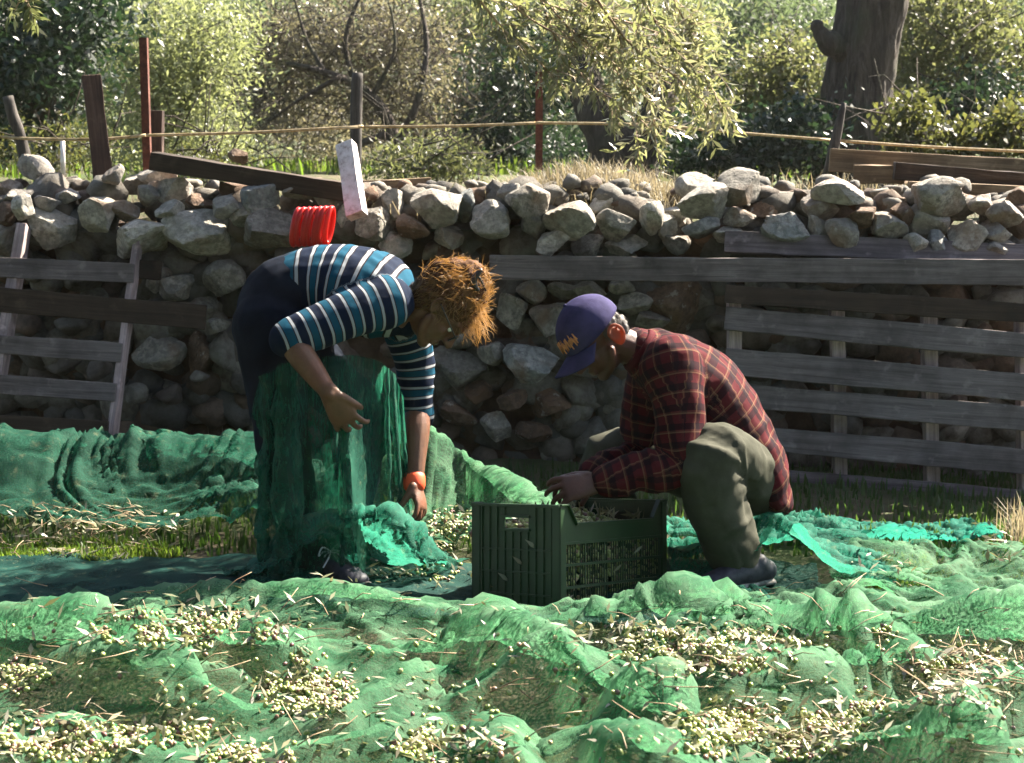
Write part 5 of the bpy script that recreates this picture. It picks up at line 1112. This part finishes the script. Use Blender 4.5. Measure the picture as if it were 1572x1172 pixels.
# ---------------- the man
mn = empty('person', G(1125, 915, 0), 'man crouching in a red plaid shirt, olive trousers and purple cap, hands over the crate', 'person')
Fm = Vector((-.62, -.34, -.71)).normalized(); Um = Vector((-.58, -.05, .81)); Um = (Um-Fm*Um.dot(Fm)).normalized(); Nm = Um.cross(Fm).normalized()
if Nm.y > 0: Nm = -Nm
hm = W(913, 518, 5.24); mb = MB()
shn = W(1036, 560, 5.12); eln = W(1048, 712, 5.04); wrn = W(918, 742, 5.02)
shf = W(1005, 566, 5.47); elf = W(975, 700, 5.46); wrf = W(905, 735, 5.22)
loft(mb, [W(1160, 735, 5.3), W(1118, 668, 5.3), W(1075, 608, 5.3), W(1035, 572, 5.3), W(1000, 552, 5.29)], [(.13, .09), (.13, .09), (.14, .09), (.15, .09), (.11, .07)])
loft(mb, [W(1005, 552, 5.29), W(975, 538, 5.27), hm-Um*.05-Fm*.03], [.075, .058, .056]); head(mb, hm, Fm, Um, Nm, 1.02)
loft(mb, [W(1010, 560, 5.3), shn], [.08, .06]); loft(mb, [W(1010, 560, 5.3), shf], [.08, .06])
for a, b, c in ((shn, eln, wrn), (shf, elf, wrf)): loft(mb, [a, (a+b)/2, b], [.055, .05, .042]); loft(mb, [b, b.lerp(c, .3), b.lerp(c, .7), c], [.042, .046, .036, (.031, .025)])
hand(mb, wrn, W(858, 752, 5.0)-wrn, Vector((-.1, .75, -.7)), Vector((0, .7, .7)), (.3, .5, .45), spread=.30, thumb=(.7, .5, .4), sc=1.1)
hand(mb, wrf, W(850, 742, 5.10)-wrf, Vector((-.1, .2, -1)), Vector((-.2, -1, .2)), (.4, .6, .5), spread=.25, thumb=(.7, .5, .4), sc=1.08)
TN = [(W(1160, 742, 5.22), .100), (W(1125, 712, 5.12), .102), (W(1090, 704, 5.02), .098), (W(1104, 790, 5.03), .088), (W(1128, 850, 5.05), .078), (W(1134, 878, 5.06), .066)]
TF = [(W(1146, 742, 5.4), .100), (W(1040, 715, 5.46), .095), (W(930, 700, 5.50), .082), (W(945, 790, 5.50), .07), (W(960, 850, 5.48), .06)]
for lg in (TN, TF): loft(mb, [W(1160, 735, 5.3)]+[p for p, r in lg], [.09]+[r*.72 for p, r in lg])
link('body', fused(mb, .0045, 2), M['skin_dark'], mn)
for q in (1, -1):
    mb = MB(); ear(mb, hm-Um*.016-Fm*.012, Fm, Um, Nm, q, 1.12); me = fused(mb, .0035, 2); link('ear', me, M['skin_ear'], mn)
mb = MB(); loft(mb, [W(1160, 745, 5.3), W(1168, 720, 5.3)], [(.165, .085), (.16, .075)], n=20)
for s_ in (TN, TF): loft(mb, [p for p, r in s_], [r for p, r in s_], n=20)
me = fused(mb, .0075, 5); U_, A_, K_ = chain_attr(me, [([p for p, r in TN], [r for p, r in TN], 0), ([p for p, r in TF], [r for p, r in TF], 2)]); folds(me, .013, 22, 35, .35, U_, A_); link('trousers', me, M['olive_cotton'], mn)
mb = MB(); ch = []; u0 = 0
back = [(W(1187, 760, 5.3), (.178, .050)), (W(1168, 722, 5.3), (.178, .082)), (W(1140, 680, 5.3), (.178, .108)), (W(1100, 622, 5.3), (.18, .122)), (W(1062, 585, 5.3), (.19, .128)), (W(1025, 562, 5.3), (.19, .112)), (W(998, 548, 5.29), (.12, .085)), (W(982, 538, 5.28), (.078, .068))]
an = [(W(1030, 562, 5.14), .098), (shn.lerp(eln, .4), .080), (shn.lerp(eln, .85), .073), (eln, .068), (eln.lerp(wrn, .5), .058), (eln.lerp(wrn, .92), .046)]
af = [(W(1008, 566, 5.45), .092), (shf.lerp(elf, .5), .075), (elf, .068), (elf.lerp(wrf, .5), .056), (elf.lerp(wrf, .9), .045)]
for cset in (back, an, af):
    loft(mb, [p for p, r in cset], [r for p, r in cset], n=22); ch.append(([p for p, r in cset], [r for p, r in cset], u0)); u0 += 1.05
me = fused(mb, .007, 5); U_, A_, K_ = chain_attr(me, ch); folds(me, .013, 15, 45, .55, U_, A_); link('plaid_shirt', me, M['plaid_flannel'], mn)
mb = MB(); pts = [W(982, 538, 5.28)+(Vector((0, 1, 0))*math.cos(a)*.078+(Vector((.55, 0, .83)))*math.sin(a)*.07) for a in [i*math.pi/9 for i in range(19)]]; loft(mb, pts, [(.012, .006)]*19, n=8, k=1, cap=False, ref=(-.83, 0, .55)); mb.obj('collar', M['plaid_flannel'], mn, True)
hair(mn, hm, Fm, Um, Nm, hm-Um*.09-Fm*.06, M['hair_grey'], 1800, [(-.034, 0, .006, .070, .074, .060), (-.062, 0, -.03, .045, .055, .05)], 13, (.01, .03), .4, .0008)
# cap
mb = MB(); cc = hm+Um*.032-Fm*.008; n1, n2 = 14, 36; V = []; F_ = []
for i in range(n1+1):
    th = math.radians(3+97*i/n1)
    for j in range(n2):
        ph = 2*math.pi*j/n2; seam = 1-.012*max(0, 1-abs(((ph/(math.pi/3)) % 1)-.5)*-2-1+.0) if False else 1-.015*(abs(math.sin(3*ph)) < .12)
        wv = 1+.012*vnoise(np.array([[math.cos(ph)*2, math.sin(ph)*2, i*.35]]), 8)[0]
        V.append(cc+(Fm*.112*math.sin(th)*math.cos(ph)+Nm*.089*math.sin(th)*math.sin(ph))*seam*wv+Um*(.104*math.cos(th))*wv)
for i in range(n1):
    for j in range(n2): a = i*n2+j; b = i*n2+(j+1) % n2; F_.append((a, a+n2, b+n2, b))
F_.append(tuple(range(n2))); mb.add(V, F_); cap = mb.obj('cap', M['cap_cotton'], mn, True); sm = cap.modifiers.new('s', 'SOLIDIFY'); sm.thickness = .004
mb = MB(); V = []; F_ = []; n1, n2 = 8, 24
for i in range(n1+1):
    for j in range(n2+1):
        ph = math.radians(-68+136*j/n2); k = i/n1; ext = .082*k*math.cos(ph*.95)**.6 if abs(ph) < 1.3 else 0
        V.append(cc+Fm*(.108*math.cos(ph)+ext)+Nm*.087*math.sin(ph)*(1-.03*k)+Um*(-.012-.010*k-.030*math.sin(ph)**2*(.5+k)))
for i in range(n1):
    for j in range(n2): a = i*(n2+1)+j; F_.append((a, a+1, a+n2+2, a+n2+1))
mb.add(V, F_); br = mb.obj('brim', M['cap_cotton'], cap, True); sm = br.modifiers.new('s', 'SOLIDIFY'); sm.thickness = .005
mb = MB(); ball(mb, cc+Um*.105, (.006, .006, .006)); mb.obj('button', M['cap_cotton'], cap, True)
mb = MB(); pts = []                              # small orange embroidery on the front panels
for k in range(34):
    s = k/33; ph = math.radians(-8+58*s); th = math.radians(74+(7 if k % 2 else -7)+5*math.sin(k*.9)); pts.append(cc+(Fm*.1145*math.sin(th)*math.cos(ph)+Nm*.0915*math.sin(th)*math.sin(ph))+Um*.106*math.cos(th))
loft(mb, pts, [.0026]*34, n=6, k=1); mb.obj('embroidery', M['orange_thread'], cap, True)
shoe(mn, G(1178, 905, 0)+Vector((0, .02, .01)), G(1072, 922, 0)+Vector((0, .02, .01)), W(1136, 870, 5.07), laces=False); shoe(mn, W(985, 880, 5.5), W(915, 884, 5.45), W(960, 850, 5.48), laces=False)
for q in (1, -1):
    mb = MB(); ball(mb, hm+Fm*.075+Nm*q*.031-Um*.004, .0125, None, 12, 8); mb.obj('eye', M['eye'], mn, True)

net_mat('net_held', (.010, .065, .045), (.035, .15, .10), (.02, .22, .12), .45, .45)
# ---------------- net gathered round the woman's legs
def capsl(L, k=1.0): return [(tuple(L[i][0]), L[i][1]*k, tuple(L[i+1][0]), L[i+1][1]*k) for i in range(len(L)-1)]
def hung(name, top, bot, n, m, wide, length, lab, mat, seed, caps, steps=90, grip=None):
    T = catmull(top, 12); B = catmull(bot, 12); s = np.linspace(0, 1, n); P = np.zeros((n, m, 3))
    for i in range(n):
        a = T[min(int(s[i]*(len(T)-1)), len(T)-1)]; b = B[min(int(s[i]*(len(B)-1)), len(B)-1)]
        for j in range(m): P[i, j] = a.lerp(b, j/(m-1))
    vv = np.linspace(0, 1, m)[None, :]; ss = s[:, None]; P[:, :, 1] += .05*fbm(np.stack([ss*9+.8*vv, vv*1.3+0*ss, 0*ss*vv+seed], -1), 3, seed)*(.5+vv); P[:, :, 0] += .03*fbm(np.stack([ss*7+0*vv, vv*1.5+0*ss, 0*ss*vv+seed+4], -1), 2, seed+2)*(.3+vv)
    pins = [((i, 0), P[i, 0].copy()) for i in range(n)]
    if grip: gi, gj = int(grip[0]*n), int(grip[1]*m); pins += [((gi+a, gj+b), np.array(grip[2])+np.array([.004*a, 0, -.004*b])) for a in (-2, -1, 0, 1, 2) for b in (-1, 0, 1)]
    H0 = lambda x, y: ground_h(x, y)+.012
    P = drape(P, wide/(n-1), length/(m-1), H0, steps, 4, .02, pins, caps, damp=.95); P = relax(P, 1); P = creases(P, seed, .016, 7)
    me = grid_mesh(P); u = np.linspace(0, wide, n)[:, None]; v = np.linspace(0, length, m)[None]; attr(me, 'uvw', np.stack([u+0*v, v+0*u, 0*u*v], -1).reshape(-1, 3)); o = link(name, me, M[mat]); set_tag(o, lab, 'net', 'green olive harvest nets'); return P
hung('harvest_net', [W(402, 585, 5.06), W(440, 556, 5.03), W(500, 546, 5.10), W(560, 550, 5.20), W(604, 568, 5.26), W(618, 610, 5.28)], [W(330, 760, 5.12), W(420, 800, 5.0), W(510, 790, 5.0), W(590, 790, 5.03), W(660, 780, 5.2), W(720, 770, 5.4)], 150, 90, 1.35, .50,
     'sheer dark green net hanging from the waist of the bending woman over her legs', 'net_held', 71, capsl(JN)+capsl(JF), grip=(.50, .34, W(527, 650, 4.985)))
HD = bumps([(-.76, 5.12, .10, -.64, 5.05, .20, .09), (-.64, 5.05, .20, -.50, 5.04, .24, .08), (-.50, 5.04, .24, -.38, 5.04, .24, .07), (-.38, 5.04, .24, -.27, 5.08, .15, .06), (-.42, 5.04, .2, -.34, 4.98, .03, .05)])
net('harvest_net', -.80, -.22, 4.985, 5.4, 90, 80, 1.2, 1.3, HD, 'bunched green net at the feet of the bending woman under her reaching hand', 'net_mid', 91, .03, .08, 5.0, steps=80, caps=capsl(JN)+capsl(JF), cr=(.02, 12, 1.0))
# ---------------- the air of a backlit morning
mb = MB(); mb.box((0, 98, 32), (340, 256, 70)); hz_ = mb.mesh('haze')
t = NT('haze'); v = t.n('VolumePrincipled'); v.inputs['Color'].default_value = (.95, .93, .86, 1); v.inputs['Density'].default_value = .0003; v.inputs['Anisotropy'].default_value = .45
t.l(v.outputs[0], t.out.inputs['Volume'])
set_tag(link('haze', hz_, t.m, None, False), 'thin pale haze in the sunny air', 'haze', None, 'stuff')
